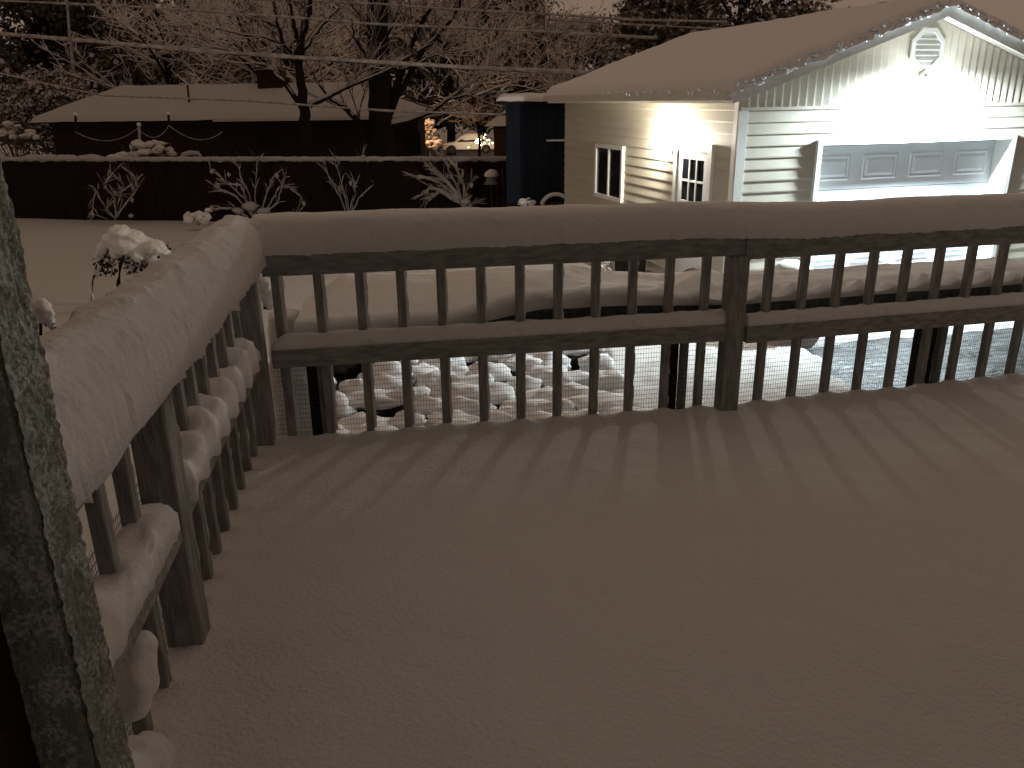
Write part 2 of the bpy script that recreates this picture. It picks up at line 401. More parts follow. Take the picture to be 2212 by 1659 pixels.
def midlumps(s0,s1,z,seed):
    """snow heaped on the mid board, swelling between balusters"""
    rings=[];st=.012;NP=24
    n=int((s1-s0)/st)
    for i in range(n+1):
        s=s0+i*st; M=seg_matrix(AL+tL*s,LN); e=math.sqrt(max(.05,min(1,min(s-s0,s1-s)/.05+.05)))
        sw=(.5+.5*math.cos((s-.25)/.168*2*math.pi)) if s<1.5 else .55+.45*fbm((s*2.2,3.,1.),1.,2)
        hh=((.062+.042*sw) if s<1.5 else .05+.022*sw)*e*(1+.35*fbm((s*4,seed,0),1.,2)); ring=[]
        for k in range(NP+1):
            al=math.pi*k/NP; c,sn=math.cos(al),math.sin(al)
            px=math.copysign(abs(c)**.7,c)*((.053+.010*sw) if s<1.5 else .047); pz=abs(sn)**.7*hh
            if k in (0,NP): pz=-.03-.02*sw
            d=.010*fbm((s,px*2,pz*2+seed),11,3)+.004*fbm((s,px,pz),50,2)
            ring.append(M@Vector((0,-.002+px+math.copysign(d,px),z+pz+d)))
        rings.append(ring)
    return loft(rings,closed=True)
part('mid_snow',midlumps(.13,1.43,DECK+.475,2.),SNOW,lrail,smooth=True)
part('mid_snow',midlumps(1.56,2.36,DECK+.455,7.),SNOW,lrail,smooth=True)
# clumps of snow hung up on the netting low on the near bay
lst=[]
for (s,y,z,r) in ((1.93,.045,.30,.055),(1.98,.05,.25,.05),(1.96,.045,.275,.05),(1.99,.045,.20,.035),(1.90,.04,.28,.04),(2.08,.05,.10,.075),(2.02,.055,.07,.06),(2.15,.05,.14,.06),(2.16,.045,.08,.06),(2.06,.05,.085,.06),(2.1,.05,.12,.06)):
    lst.append((AL+tL*s+Vector((-math.sin(LN),math.cos(LN),0))*(y-.03)+Vector((0,0,DECK+z)),(r,r*1.0,r*1.05)))
fuse(part('snow_clump',blobs(lst,amp=.28,sc=1.7,sub=3),SNOW,lrail,smooth=True),.010)
part('wire_mesh',wiremesh(AL,LN,2.2,DECK-.05,DECK+.56,-.046,.05,seed=9),WIRE,lrail)

# ------------------------------------------------------------------ house corner beside the camera
pp=thing('porch_post','frost speckled square greenish porch post standing closest of all, past which the rail snow runs','post',(-.7225,1.065,DECK-.11))
bm=box(nb(),-.767,-.678,1.02,1.109,DECK-.11,3.45,bev=.006)
part('shaft',bm,POSTW,pp)
def frost():
    rings=[];z=DECK
    V=[];F=[]
    # thin crust of blown snow on the two faces that look at the yard
    for (o,ux,n) in ((Vector((-.767,1.02,0)),Vector((1,0,0)),Vector((0,-1,0))),(Vector((-.678,1.02,0)),Vector((0,1,0)),Vector((1,0,0)))):
        NX,NZ=30,520; b=len(V)
        for j in range(NZ+1):
            for i in range(NX+1):
                a=i/NX; z=DECK-.1+2.35*j/NZ; p=o+ux*(.089*a)
                t=.0035+.004*max(-.6,fbm((p.x,p.y,z),75,3))+.005*max(0,fbm((p.x,p.y,z),22,3))
                e=min(a,1-a)*.089
                V.append(tuple(p+n*(max(.0012,t))+Vector((0,0,z)))) 
        F+=[(b+j*(NX+1)+i,b+j*(NX+1)+i+1,b+(j+1)*(NX+1)+i+1,b+(j+1)*(NX+1)+i) for j in range(NZ) for i in range(NX)]
    return (V,F)
part('frost',frost(),POSTW,pp,smooth=True)
hw=thing('house','dark sided house wall in the lower left corner behind the frosted post','house',(-2.5,.2,0))
bm=nb(); box(bm,-6,-.768,.80,1.10,-.3,5.2); part('side_wall',bm,BRICK,hw)
bm=nb(); box(bm,-.765,7,-1.1,-.85,-.3,5.2)  # unseen wall behind the camera, added to darken the deck
part('wall',bm,mat('bounce_paint',(.62,.60,.57),.7,.2,bump=.1,bscale=20),hw)  # pale so that this unseen wall bounces light onto the railing
bm=nb(); box(bm,-6,7.2,-1.4,1.3,5.202,5.3); part('shade_eave',bm,DARKW,hw)  # unseen overhang, added with the wall to shade the deck
bm=nb(); box(bm,-.79,7,-.845,1.15,3.452,3.62); part('shade_roof',bm,DARKW,hw)  # unseen cover overhead, added to darken the near part of the deck

# ------------------------------------------------------------------ snowy netting shelf outside the railing
net=thing('net_cover','long low netting cover sagging under thick snow just outside the deck railing','net cover',(.6,4.1,0))
def netline(s):
    p,a=capline(s); n=Vector((-math.sin(a),math.cos(a),0)); return p,n
def net_top():
    NS=230; ND=34; V=[];F=[]
    for i in range(NS+1):
        s=.14+i*(4.35-.14)/NS; p,n=netline(s)
        # height of the near lip: low at the left, scalloped where it is tied to the balusters
        lip=DECK+.565+.085*sstep(.75,1.35,s)-.028*sstep(1.5,2.4,s)
        if s<2.25: ph=(s-.085)/.1822
        else: ph=(s-2.25-.17)/.192
        sc=abs(math.sin(math.pi*ph)); lip-= (.010+.050*sstep(1.2,2.6,s))*sc**.5
        for j in range(ND+1):
            b=j/ND; d=.075+max(.58,.90-.13*s)*b
            z=lip+(.010+.050*sstep(1.2,2.6,s))*sc**.5*sstep(.04,.40,b)-.05*sstep(0,.25,b)*(.4+.6*sstep(1,2.6,s))-.02*b + .018*fbm((s*2,b*1.5,3),1.,3)+.004*fbm((s,b,3),18,2)
            z+= .075*(1-sstep(.7,1.5,s))*sstep(0,.8,b) - .13*(1-sstep(.14,.36,s))*b
            z+= .045*math.exp(-((s-2.02-.35*b)/.09)**2)*sstep(.1,.5,b)+.03*math.exp(-((s-1.15-.5*b)/.10)**2)*sstep(.1,.4,b)
            low=DECK+.475+.075*sstep(.75,1.35,s)-.028*sstep(1.5,2.4,s)+.004*fbm((s*5,1,2),1.,2)
            if j==0: z=low; d=.072
            if j==1: z=low+(z-low)*.55; d=.066
            if j==2: z-=.012; d=.078
            if j==ND: z=min(z-.09,DECK+.205+.02*fbm((s*3,1,1),1.,3))  # far edge drawn down in shape to block lantern light across the deck
            q=p+n*d; V.append((q.x,q.y,z))
    F=[(i*(ND+1)+j,(i+1)*(ND+1)+j,(i+1)*(ND+1)+j+1,i*(ND+1)+j+1) for i in range(NS) for j in range(ND)]
    return (V,F)
part('snow_sheet',net_top(),SNOW,net,smooth=True)
# netting skirt hanging from the lip, clogged with ice
bm=nb()
def skirt():
    V=[];F=[];NS=150
    for i in range(NS+1):
        s=.8+i*(4.3-.8)/NS; p,n=netline(s); lip=DECK+.485+.075*sstep(.75,1.35,s)-.028*sstep(1.5,2.4,s)
        for j in range(7):
            z=lip-.024*j+.004*fbm((s*3,j,2),1.,2); q=p+n*(.088+.006*fbm((s*5,j,0),1.,2)); V.append((q.x,q.y,z))
    F=[(i*7+j,(i+1)*7+j,(i+1)*7+j+1,i*7+j+1) for i in range(NS) for j in range(6)]
    return (V,F)
NETD=mat('icy_netting',(.17,.20,.20),.7,.2,bump=.6,bscale=60,var=.4,vscale=30)
sk=part('skirt',skirt(),NETD,net,smooth=True)
md=sk.modifiers.new('s','SOLIDIFY'); md.thickness=.004
part('wire_mesh',wiremesh(A0,AN,2.25,DECK+.44,DECK+.55,.075,1.1,seed=2),WIRE,net)
for (s,w) in ((.19,.05),(1.985,.07),(3.5,.085)):
    p,n=netline(s); a=AN if s<2.25 else BN
    pz=part('post',box(nb(),-w/2,w/2,.13,.13+w,-.3,DECK+.46-.03*(s<1),seg_matrix(p,a),bev=.005),DARKW,net)
    part('batten',box(nb(),w/2+.002,w/2+.04,.10,.14,-.25,DECK+.45-.03*(s<1),seg_matrix(p,a),bev=.003),WOOD,pz)
bm=nb(); box(bm,1.0,2.25,.78,.82,DECK+.40,DECK+.45,seg_matrix(A0,AN)); box(bm,.01,2.1,.78,.82,DECK+.40,DECK+.45,seg_matrix(B0,BN))
part('stringer',bm,DARKW,net)
# curtain of snow hanging at the left end
rings=[]
for i in range(60):
    z=DECK+.47-(.9)*i/59; t=i/59; ring=[]
    c=A0+tA*(.04-.03*t)+Vector((-math.sin(AN),math.cos(AN),0))*(.58+.05*t)
    wv=.085+.05*t
    for k in range(20):
        a=2*math.pi*k/20; r=1+.22*fbm((math.cos(a),math.sin(a),z*3),2.2,3)+.08*fbm((math.cos(a)*2,math.sin(a)*2,z*10),3,2)
        ring.append(c+Vector((math.cos(a)*wv*r,math.sin(a)*.10*r,z-c.z)))
    rings.append(ring)
part('snow_drape',loft(rings,closed=True),SNOW,net,smooth=True)

# ------------------------------------------------------------------ snow-capped rocks of the bed
rr=random.Random(11)
pos=[]
for j in range(9):
    for i in range(8):
        x=-1.85+i*.38+(.19 if j%2 else 0)+rr.uniform(-.09,.09); y=5.85+j*.31+rr.uniform(-.08,.08)
        if bed_mask(x,y)<.04: continue
        if rr.random()<.15: continue
        pos.append((x,y))
for i,(x,y) in enumerate(pos):
    r=rr.uniform(.15,.225)
    t=thing('rock','dark wet rock under a rounded pillow of snow in the bed seen through the railing','rock',(x,y,-.17),group='snow-capped rocks in the bed beyond the railing')
    part('stone',blob((x,y,-.08),(r*.85,r*.75,.13),amp=.35,sc=1.8,sub=2,seed=i*1.9),ROCK,t,smooth=True)
    part('snow_cap',blob((x+rr.uniform(-.02,.02),y,.02+rr.uniform(-.02,.03)),(r*1.16,r*.78,rr.uniform(.085,.125)),amp=.42,sc=1.5,sub=3,flat=-.25,seed=i*2.3+50),SNOW,t,smooth=True)

# ------------------------------------------------------------------ garage
LF,DP,WH=4.66,5.4,2.62           # front length, depth, wall height
RX,RZ=2.33,3.40
gar=thing('garage','cream vinyl sided garage with snow covered gable roof and white panelled door','garage',GC,GA)
def siding_x(x0,x1,z0,z1,y,cs=.125,out=.013):
    """horizontal courses on a wall along local x, facing -y"""
    V=[];F=[];z=z0
    while z<z1-1e-4:
        za=min(z+cs,z1); b=len(V)
        V+=[(x0,y-.002,za),(x1,y-.002,za),(x0,y-out,z+.012),(x1,y-out,z+.012),(x0,y-out+.001,z),(x1,y-out+.001,z),(x0,y,z),(x1,y,z)]
        F+=[(b,b+2,b+3,b+1),(b+2,b+4,b+5,b+3),(b+4,b+6,b+7,b+5)]; z=za
    return V,F
def join(*a):
    V=[];F=[]
    for v,f in a:
        b=len(V); V+=list(v); F+=[tuple(i+b for i in q) for q in f]
    return (V,F)
DX0,DX1,DZ=1.06,3.76,2.015
GZ0=-.1
front=join(siding_x(.09,DX0-.06,GZ0,2.40,0),siding_x(DX1+.06,LF-.09,GZ0,2.40,0),siding_x(DX0-.06,DX1+.06,2.025,2.40,0))
# gable: vertical boards
V=[];F=[];x=.0
def roofz(x): return WH-.02+(RZ-WH)*(1-abs(x-RX)/RX)
while x<LF-1e-3:
    x1=min(x+.102,LF)
    za,zb=max(2.46,roofz(x)),max(2.46,roofz(x1))
    b=len(V); V+=[(x,-.002,2.43),(x1-.016,-.012,2.43),(x1-.016,-.012,zb),(x,-.002,za),(x1,-.012,2.43),(x1,-.012,zb),(x1,-.001,2.43),(x1,-.001,zb)]
    F+=[(b,b+1,b+2,b+3),(b+1,b+4,b+5,b+2),(b+4,b+6,b+7,b+5)]; x=x1
front=join(front,(V,F))
side=[]
sv,sf=siding_x(0,DP,GZ0,WH,0)
side=([(y,DP-x,z) for (x,y,z) in sv],[q for q in sf])
back=([(0,DP,GZ0),(LF,DP,GZ0),(LF,DP,WH),(RX,DP,RZ),(0,DP,WH)],[(0,1,2,3,4)])
right=([(LF,0,GZ0),(LF,DP,GZ0),(LF,DP,WH),(LF,0,WH)],[(0,1,2,3)])
inner=([(.001,.004,2.3),(LF-.001,.004,2.3),(LF-.001,.004,WH),(RX,.004,RZ-.02),(.001,.004,WH)],[(0,1,2,3,4)])
part('wall',join(front,side,back,right,inner),VINYL,gar,local=True)
bm=nb(); box(bm,-.018,.09,-.020,0.01,GZ0,2.40); box(bm,-.020,-.001,.011,.09,GZ0,WH-.02); part('corner_trim',bm,TRIM,gar,local=True)
bm=nb(); box(bm,LF-.09,LF+.018,-.020,.01,GZ0,2.40); part('corner_trim',bm,TRIM,gar,local=True)
bm=nb(); box(bm,-.005,LF+.005,-.022,.0,2.402,2.435); part('gable_ledge',bm,VINYL,gar,local=True)
# roof: two slopes, with front and side overhangs
OH,OF=.22,.22
sl=(RZ-WH)/RX
def slope_pts(side,up0,up1,y0,y1):
    """four corners of a slope strip raised up0..up1 above the roof plane"""
    xe=-OH if side<0 else LF+OH; ze=WH-OH*sl
    return [(xe,y0,ze+up0),(RX,y0,RZ+up0),(RX,y1,RZ+up0),(xe,y1,ze+up0),(xe,y0,ze+up1),(RX,y0,RZ+up1),(RX,y1,RZ+up1),(xe,y1,ze+up1)]
Q=[(0,1,2,3),(7,6,5,4),(0,4,5,1),(1,5,6,2),(2,6,7,3),(3,7,4,0)]
rf=join((slope_pts(-1,.02,.07,-OF,DP+OF),Q),(slope_pts(1,.02,.07,-OF,DP+OF),Q))
roof=part('roof',rf,mat('shingles',(.05,.05,.05),.9,.1,bump=.4,bscale=30),gar,local=True)
def fascia(side):
    xe=-OH if side<0 else LF+OH; ze=WH-OH*sl; h=.135
    y0,y1=-OF-.022,-OF-.001
    return ([(xe,y0,ze+.072-h),(RX,y0,RZ+.072-h),(RX,y0,RZ+.072),(xe,y0,ze+.072),(xe,y1,ze+.072-h),(RX,y1,RZ+.072-h),(RX,y1,RZ+.072),(xe,y1,ze+.072)],[(0,1,2,3),(7,6,5,4),(0,4,5,1),(1,5,6,2),(2,6,7,3),(3,7,4,0)])
part('rake_board',fascia(-1),TRIM,gar,local=True); part('rake_board',fascia(1),TRIM,gar,local=True)
ze=WH-OH*sl
bm=nb(); box(bm,-OH-.022,-OH-.001,-OF-.02,DP+OF,ze-.065,ze+.07); part('fascia_board',bm,TRIM,gar,local=True)
bm=nb(); box(bm,-OH-.10,-OH-.024,-OF+.0,DP+OF,ze-.035,ze+.055); part('gutter',bm,SOFF,gar,local=True)
bm=nb(); box(bm,-OH-.0005,-.021,-OF+.01,DP+OF,ze-.05,ze-.035); part('soffit',bm,SOFF,gar,local=True)
def soffit_rake(side):
    xe=-OH if side<0 else LF+OH
    return ([(xe,-OF,ze-.02),(RX,-OF,RZ-.02),(RX,-.014,RZ-.02),(xe,-.014,ze-.02)],[(0,1,2,3)])
part('soffit',join(soffit_rake(-1),soffit_rake(1)),SOFF,gar,local=True)
# roof snow
def roof_snow(side):
    NU,NVV=70,110; V=[];F=[]
    xe=(-OH-.07) if side<0 else LF+OH+.03
    for j in range(NVV+1):
        y=-OF-.075+(DP+2*OF+.12)*j/NVV
        for i in range(NU+1):
            a=i/NU; x=xe+(RX-xe)*a; base=RZ+.072-abs(x-RX)*sl
            th=.115+.02*fbm((x,y,side*3.),1.1,3)+.008*fbm((x,y,side),7,2)
            eg=min(a*2.6,1)
            ey=min((y+OF+.075)/.10,(DP+OF+.045-y)/.1,1); e=max(0,min(1,a/.035,ey)); e=math.sqrt(e)
            jag=.025*fbm((x*1,y*1,side*7.),11,3)
            yy=y+(jag*1.2 if j<4 else 0); xx=x-(abs(jag)*side*-1*0 if i>2 else jag*.8)
            z=base+th*e*(1+ (.35*fbm((x,y,1),16,2) if e<.9 else 0))
            if j==0 or i==0: z=base-.03+jag
            V.append((xx,yy,z))
    F=[(j*(NU+1)+i,j*(NU+1)+i+1,(j+1)*(NU+1)+i+1,(j+1)*(NU+1)+i) for j in range(NVV) for i in range(NU)]
    if side>0: F=[q[::-1] for q in F]
    return (V,F)
ICE=mat('wet_ice',(.75,.78,.80),.12,.6,bump=.3,bscale=50)
lst=[]
ri=random.Random(5)
for side,cnt in ((-1,170),(1,95)):
    for i in range(cnt):
        a=(i+ri.random())/cnt; xe=-OH if side<0 else LF+OH; x=xe+(RX-xe)*a; r=ri.uniform(.006,.021)
        lst.append(((x,-OF-.055+ri.uniform(-.02,.012),RZ+.075-abs(x-RX)*sl+ri.uniform(-.03,.06)),(r*ri.uniform(1,2),r*.8,r*ri.uniform(1,1.5))))
for i in range(26):
    y=-.1+3.2*ri.random()**1.4; r=ri.uniform(.010,.022)
    lst.append(((-OH-.105+ri.uniform(-.015,.01),y,ze+.06+ri.uniform(-.02,.03)),(r*.8,r,r*1.4)))
bm=nb(); merge(bm,blobs(lst,amp=.5,sc=2,sub=2))
for f in bm.faces: f.material_index=1
V,F=join(roof_snow(-1),roof_snow(1)); m=bpy.data.meshes.new('tmp'); m.from_pydata(V,[],F); bm.from_mesh(m); bpy.data.meshes.remove(m)
part('roof_snow',bm,[SNOW,ICE],gar,local=True,smooth=True)
# overhead door, recessed
dr=.20
bm=nb(); box(bm,DX0-.06,DX0,-.05,.0,GZ0,DZ); box(bm,DX1,DX1+.06,-.05,.0,GZ0,DZ); box(bm,DX0-.06,DX1+.06,-.05,.0,DZ+.001,DZ+.06)
box(bm,DX0-.02,DX0-.001,.001,dr,GZ0,DZ); box(bm,DX1+.001,DX1+.02,.001,dr,GZ0,DZ); box(bm,DX0-.02,DX1+.02,.001,dr,DZ+.002,DZ+.02)
part('door_surround',bm,TRIM,gar,local=True)
def panel_door():
    bm=nb(); sh=DZ/4.
    for r in range(4):
        z0=-.02+r*sh; z1=z0+sh-.006
        pw=(DX1-DX0)/4.
        # section sheet with four raised panels
        xs=[DX0-.001]
        box(bm,DX0-.001,DX1+.001,dr,dr+.03,z0,z1)
        for c in range(4):
            x0=DX0+c*pw+.085; x1=DX0+(c+1)*pw-.085; za=z0+.10; zb=z1-.10
            # sunken moulding round a raised field
            v=[(x0,dr-.001,za),(x1,dr-.001,za),(x1,dr-.001,zb),(x0,dr-.001,zb)]
            i1=[(x0+.02,dr-.011,za+.02),(x1-.02,dr-.011,za+.02),(x1-.02,dr-.011,zb-.02),(x0+.02,dr-.011,zb-.02)]
            i2=[(x0+.045,dr-.006,za+.045),(x1-.045,dr-.006,za+.045),(x1-.045,dr-.006,zb-.045),(x0+.045,dr-.006,zb-.045)]
            i3=[(x0+.075,dr-.016,za+.075),(x1-.075,dr-.016,za+.075),(x1-.075,dr-.016,zb-.075),(x0+.075,dr-.016,zb-.075)]
            L=[[bm.verts.new(p) for p in q] for q in (v,i1,i2,i3)]
            for a,b in zip(L,L[1:]):
                for k in range(4): bm.faces.new((a[k],a[(k+1)%4],b[(k+1)%4],b[k]))
            bm.faces.new(L[-1])
    return bm
part('garage_door',panel_door(),DOORW,gar,local=True)
# octagonal louvre vent
vz,vr=3.02,.19
bm=nb()
ring=lambda r,y:[bm.verts.new((RX-.02+r*math.cos(math.pi/8+k*math.pi/4),y,vz+r*1.0*math.sin(math.pi/8+k*math.pi/4))) for k in range(8)]
a=ring(vr+.05,-.013);b_=ring(vr+.05,-.04);c=ring(vr,-.045);d=ring(vr,-.014)
for p,q in ((a,b_),(b_,c),(c,d)):
    for k in range(8): bm.faces.new((p[k],p[(k+1)%8],q[(k+1)%8],q[k]))
bm.faces.new(d)
ve=part('gable_vent',bm,TRIM,gar,local=True)
bm=nb()
for k in range(6):
    z=vz-vr*.8+k*vr*.3; hw_=min(vr*.93,vr*1.28-abs(z-vz))
    vs=[(RX-.02-hw_,-.042,z-.02),(RX-.02+hw_,-.042,z-.02),(RX-.02+hw_,-.018,z+.02),(RX-.02-hw_,-.018,z+.02)]
    bm.faces.new([bm.verts.new(p) for p in vs])
part('louvre',bm,TRIM,ve,local=True)
# side wall (local x=0, facing -x): slider window and nine-light door
def wbox(bm,y0,y1,z0,z1,x0,x1): return box(bm,x0,x1,y0,y1,z0,z1)
wy0,wy1,wz0,wz1=2.98,3.90,1.16,1.84
bm=nb(); e=.055
wbox(bm,wy0-e,wy1+e,wz1,wz1+e,-.05,0); wbox(bm,wy0-e,wy1+e,wz0-e,wz0,-.055,0); wbox(bm,wy0-e,wy0,wz0,wz1,-.05,0); wbox(bm,wy1,wy1+e,wz0,wz1,-.05,0)
ym=(wy0+wy1)/2; wbox(bm,ym-.022,ym+.022,wz0,wz1,-.045,-.015)
win=part('window',bm,TRIM,gar,local=True)
bm=nb(); wbox(bm,wy0,ym-.022,wz0,wz1,-.028,-.022); wbox(bm,ym+.022,wy1,wz0,wz1,-.028,-.022); part('pane',bm,GLASS,win,local=True)
dy0,dy1,dz1=.53,1.29,1.94
bm=nb(); wbox(bm,dy0-.08,dy0,GZ0,dz1,-.05,0); wbox(bm,dy1,dy1+.08,GZ0,dz1,-.05,0); wbox(bm,dy0-.08,dy1+.08,dz1,dz1+.09,-.052,0)
part('door_frame',bm,TRIM,gar,local=True)
bm=nb(); lz0,lz1,ly0,ly1=1.08,1.84,dy0+.11,dy1-.13
wbox(bm,dy0,ly0,GZ0,dz1,-.030,-.01); wbox(bm,ly1,dy1,GZ0,dz1,-.030,-.01); wbox(bm,ly0,ly1,GZ0,lz0,-.030,-.01); wbox(bm,ly0,ly1,lz1,dz1,-.030,-.01)
for k in (1,2):
    y=ly0+(ly1-ly0)*k/3; wbox(bm,y-.013,y+.013,lz0,lz1,-.034,-.014)
    z=lz0+(lz1-lz0)*k/3; wbox(bm,ly0,ly1,z-.013,z+.013,-.032,-.016)
sd=part('side_door',bm,DOORW,gar,local=True)
bm=nb(); wbox(bm,ly0,ly1,lz0,lz1,-.022,-.018); part('pane',bm,GLASS,sd,local=True)
bm=nb(); wbox(bm,ly0+.01,ly1-.01,lz1-.20,lz1-.01,-.016,-.012); part('pane_reflection',bm,TRIM,sd,local=True)  # white strip standing in for the reflection in the top lights
bm=nb(); bmesh.ops.create_uvsphere(bm,u_segments=12,v_segments=8,radius=.03,matrix=Matrix.Translation((-.075,dy1-.07,.95))); wbox(bm,dy1-.085,dy1-.055,.935,.965,-.07,-.029); part('handle',bm,METAL,sd,local=True)
# wall lantern beside the side door
LP=(-.115,1.50,2.03)
lan=thing('wall_lantern','lit wall lantern glowing beside the side door of the garage','lamp',G(*LP),GA)
bm=nb(); box(bm,.075,.102,-.05,.05,-.12,.12); box(bm,.0,.076,-.008,.008,.122,.132); bmesh.ops.create_cone(bm,cap_ends=True,segments=20,radius1=.05,radius2=.02,depth=.04,matrix=Matrix.Translation((0,0,.135))); bmesh.ops.create_cone(bm,cap_ends=True,segments=20,radius1=.05,radius2=.06,depth=.02,matrix=Matrix.Translation((0,0,-.115))); part('bracket',bm,TRIM,lan,local=True)
bm=nb(); bmesh.ops.create_cone(bm,cap_ends=True,segments=24,radius1=.055,radius2=.072,depth=.205); part('jar',bm,BULBW,lan,local=True,smooth=False)
def lamp(name,kind,parent,loc,power,col,size,**k):
    l=bpy.data.lights.new(name,kind); l.energy=power; l.color=col; l.shadow_soft_size=size
    for a,b in k.items(): setattr(l,a,b)
    o=link(bpy.data.objects.new(name,l)); o.parent=parent; o.location=loc; return o
# twin floodlight over the big door
FP=(2.30,-.24,2.70)
fl=thing('flood_light','twin headed flood light blazing over the big garage door','lamp',G(*FP),GA)
bm=nb(); bmesh.ops.create_cone(bm,cap_ends=True,segments=20,radius1=.06,radius2=.06,depth=.03,matrix=Matrix.Translation((0,.17,.03))@Matrix.Rotation(math.pi/2,4,'X')); box(bm,-.012,.012,.03,.16,.02,.044)
part('base',bm,TRIM,fl,local=True)
for s in (-1,1):
    bm=nb(); Mx=Matrix.Translation((s*.10,.035,.02))@Matrix.Rotation(R(-60),4,'X')
    bmesh.ops.create_cone(bm,cap_ends=True,segments=20,radius1=.05,radius2=.03,depth=.07,matrix=Mx); box(bm,min(0,s*.08),max(0,s*.08),.03,.05,.022,.042)
    hd=part('lamp_head',bm,TRIM,fl,local=True)
    bm=nb(); bmesh.ops.create_uvsphere(bm,u_segments=16,v_segments=10,radius=.062,matrix=Matrix.Translation((s*.10,-.015,-.03))); part('bulb',bm,BULBF,hd,local=True,smooth=True)
sp=lamp('flood_beam','SPOT',fl,(0,-.01,-.14),1400,(.79,.94,1),.08,spot_size=math.pi,spot_blend=.3)
sp.rotation_euler=(R(46),0,0)

# ------------------------------------------------------------------ things by the garage
t=thing('shrub','small shrub buried in a rounded white mound beside the big garage door','shrub',G(.45,-.55,-.02))
p=G(.45,-.55,.33)
part('snow_cap',blob(p+Vector((0,0,.06)),(.36,.30,.46),amp=.14,sc=1.5,sub=4,flat=-.7),SNOW,t,smooth=True)
part('foliage',blob(p-Vector((0,0,.12)),(.34,.28,.25),amp=.5,sc=3,sub=3,seed=4),FOL,t)
def scrub(name,label,base,h,n,spread,seed,group=None,snowr=.022,lean=Vector((0,0,0)),cat='shrub',sub=3,r0=.012):
    """leafless shrub: arching stems with side twigs, snow lying on them"""
    r=random.Random(seed); st=[];sn=[];lumps=[]
    def stem(p,d,L,rad,lev):
        pts=[Vector(p)]; d=Vector(d).normalized(); m=9
        for i in range(m):
            d=(d+Vector((r.uniform(-.12,.12),r.uniform(-.12,.12),r.uniform(-.07,.02)-.035*i*(lev>0))) ).normalized()
            pts.append(pts[-1]+d*(L/m))
        rads=[rad*(1-.75*i/m) for i in range(m+1)]; st.append((pts,rads))
        up=[q+Vector((0,0,rads[i]+snowr*.35)) for i,q in enumerate(pts)]
        sr=[snowr*(.55+.6*r.random())*(1-.4*i/m)*(0.35+.9*(1-abs((pts[min(i+1,m)]-pts[max(i-1,0)]).normalized().z))) for i in range(m+1)]
        sn.append((up,sr))
        if lev<sub-1:
            for i in range(3 if lev==0 else 2):
                k=r.randint(3,m-1); a=r.uniform(0,6.28)
                stem(pts[k],d+Vector((math.cos(a)*.9,math.sin(a)*.9,r.uniform(-.3,.5))),L*r.uniform(.25,.5),rad*.55,lev+1)
        elif r.random()<.6: lumps.append((pts[-1],snowr*r.uniform(1.0,2.2)))
    for i in range(n):
        a=6.283*i/n+r.uniform(-.3,.3)
        stem(base,Vector((math.cos(a)*spread,math.sin(a)*spread,1))+lean,h*r.uniform(.75,1.15),r0,0)
    t=thing(name,label,cat,base,group=group)
    part('stems',tubes(st,5),TWIG,t,smooth=True)
    bm=nb(); m=bpy.data.meshes.new('tmp'); V,F=tubes(sn,6); m.from_pydata(V,[],F); bm.from_mesh(m); bpy.data.meshes.remove(m)
    if lumps: merge(bm,blobs([(c,(q*1.2,q,q*.9)) for c,q in lumps],amp=.4,sc=2,sub=2))
    part('snow',bm,SNOW,t,smooth=True)
    return t
b=G(-.35,2.35,-.02); scrub('shrub','low twiggy shrub with lit snow at the foot of the side wall of the garage',b,.75,7,.5,31,snowr=.04)
t=thing('planter','dark boxy planter standing by the side door of the garage','planter',G(-.32,1.95,-.05))
bm=nb(); box(bm,-.16,.16,-.16,.16,0,.60,Matrix.Translation(G(-.32,1.95,-.05))@Matrix.Rotation(GA,4,'Z'),bev=.01); part('box',bm,DARKW,t)
part('snow_cap',blob(G(-.32,1.95,.57),(.17,.17,.09),amp=.2,sc=2,flat=-.2),SNOW,t,smooth=True)

# ------------------------------------------------------------------ dark blue shed behind the garage
sx0=at(1093,300,17.0).x; sh=thing('shed','tall dark blue shed with a slab of snow on its flat roof','shed',(sx0+1.2,18.2,-.3))
bm=nb()
for k in range(17):
    x=sx0+k*.15; box(bm,x,x+.146,17.0-.012*(k%2),17.05,-.35,2.46)
box(bm,sx0,sx0+2.55,17.051,19.2,-.35,2.45)
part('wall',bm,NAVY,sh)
bm=nb(); box(bm,sx0+1.05,sx0+1.75,16.955,16.986,-.3,1.72); dn=part('door',bm,NAVY,sh)
bm=nb(); box(bm,sx0+.82,sx0+1.85,16.94,16.987,1.74,1.775); part('snow_ledge',bm,SNOW,sh)
bm=nb(); box(bm,sx0+1.12,sx0+1.15,16.92,16.95,.55,.75); part('handle',bm,METAL,dn)
bm=nb(); box(bm,sx0-.16,sx0+2.7,16.8,19.4,2.461,2.53); rf=part('roof',bm,DARKW,sh)
rings=[]
for i in range(40):
    x=sx0-.18+2.9*i/39; ring=[]
    for k in range(25):
        a=math.pi*k/24; c=math.cos(a); e=math.sqrt(min(1,i/2.,(39-i)/2.)+.04)
        ring.append(Vector((x,18.1-math.copysign(abs(c)**.5,c)*1.36+.03*fbm((x,k,1),3,2),2.531+(abs(math.sin(a))**.5*.13*e if k not in (0,24) else -.02)+.02*fbm((x,k*.2,4),2.5,3))))
    rings.append(ring)
part('roof_snow',loft(rings,closed=True),SNOW,rf,smooth=True)
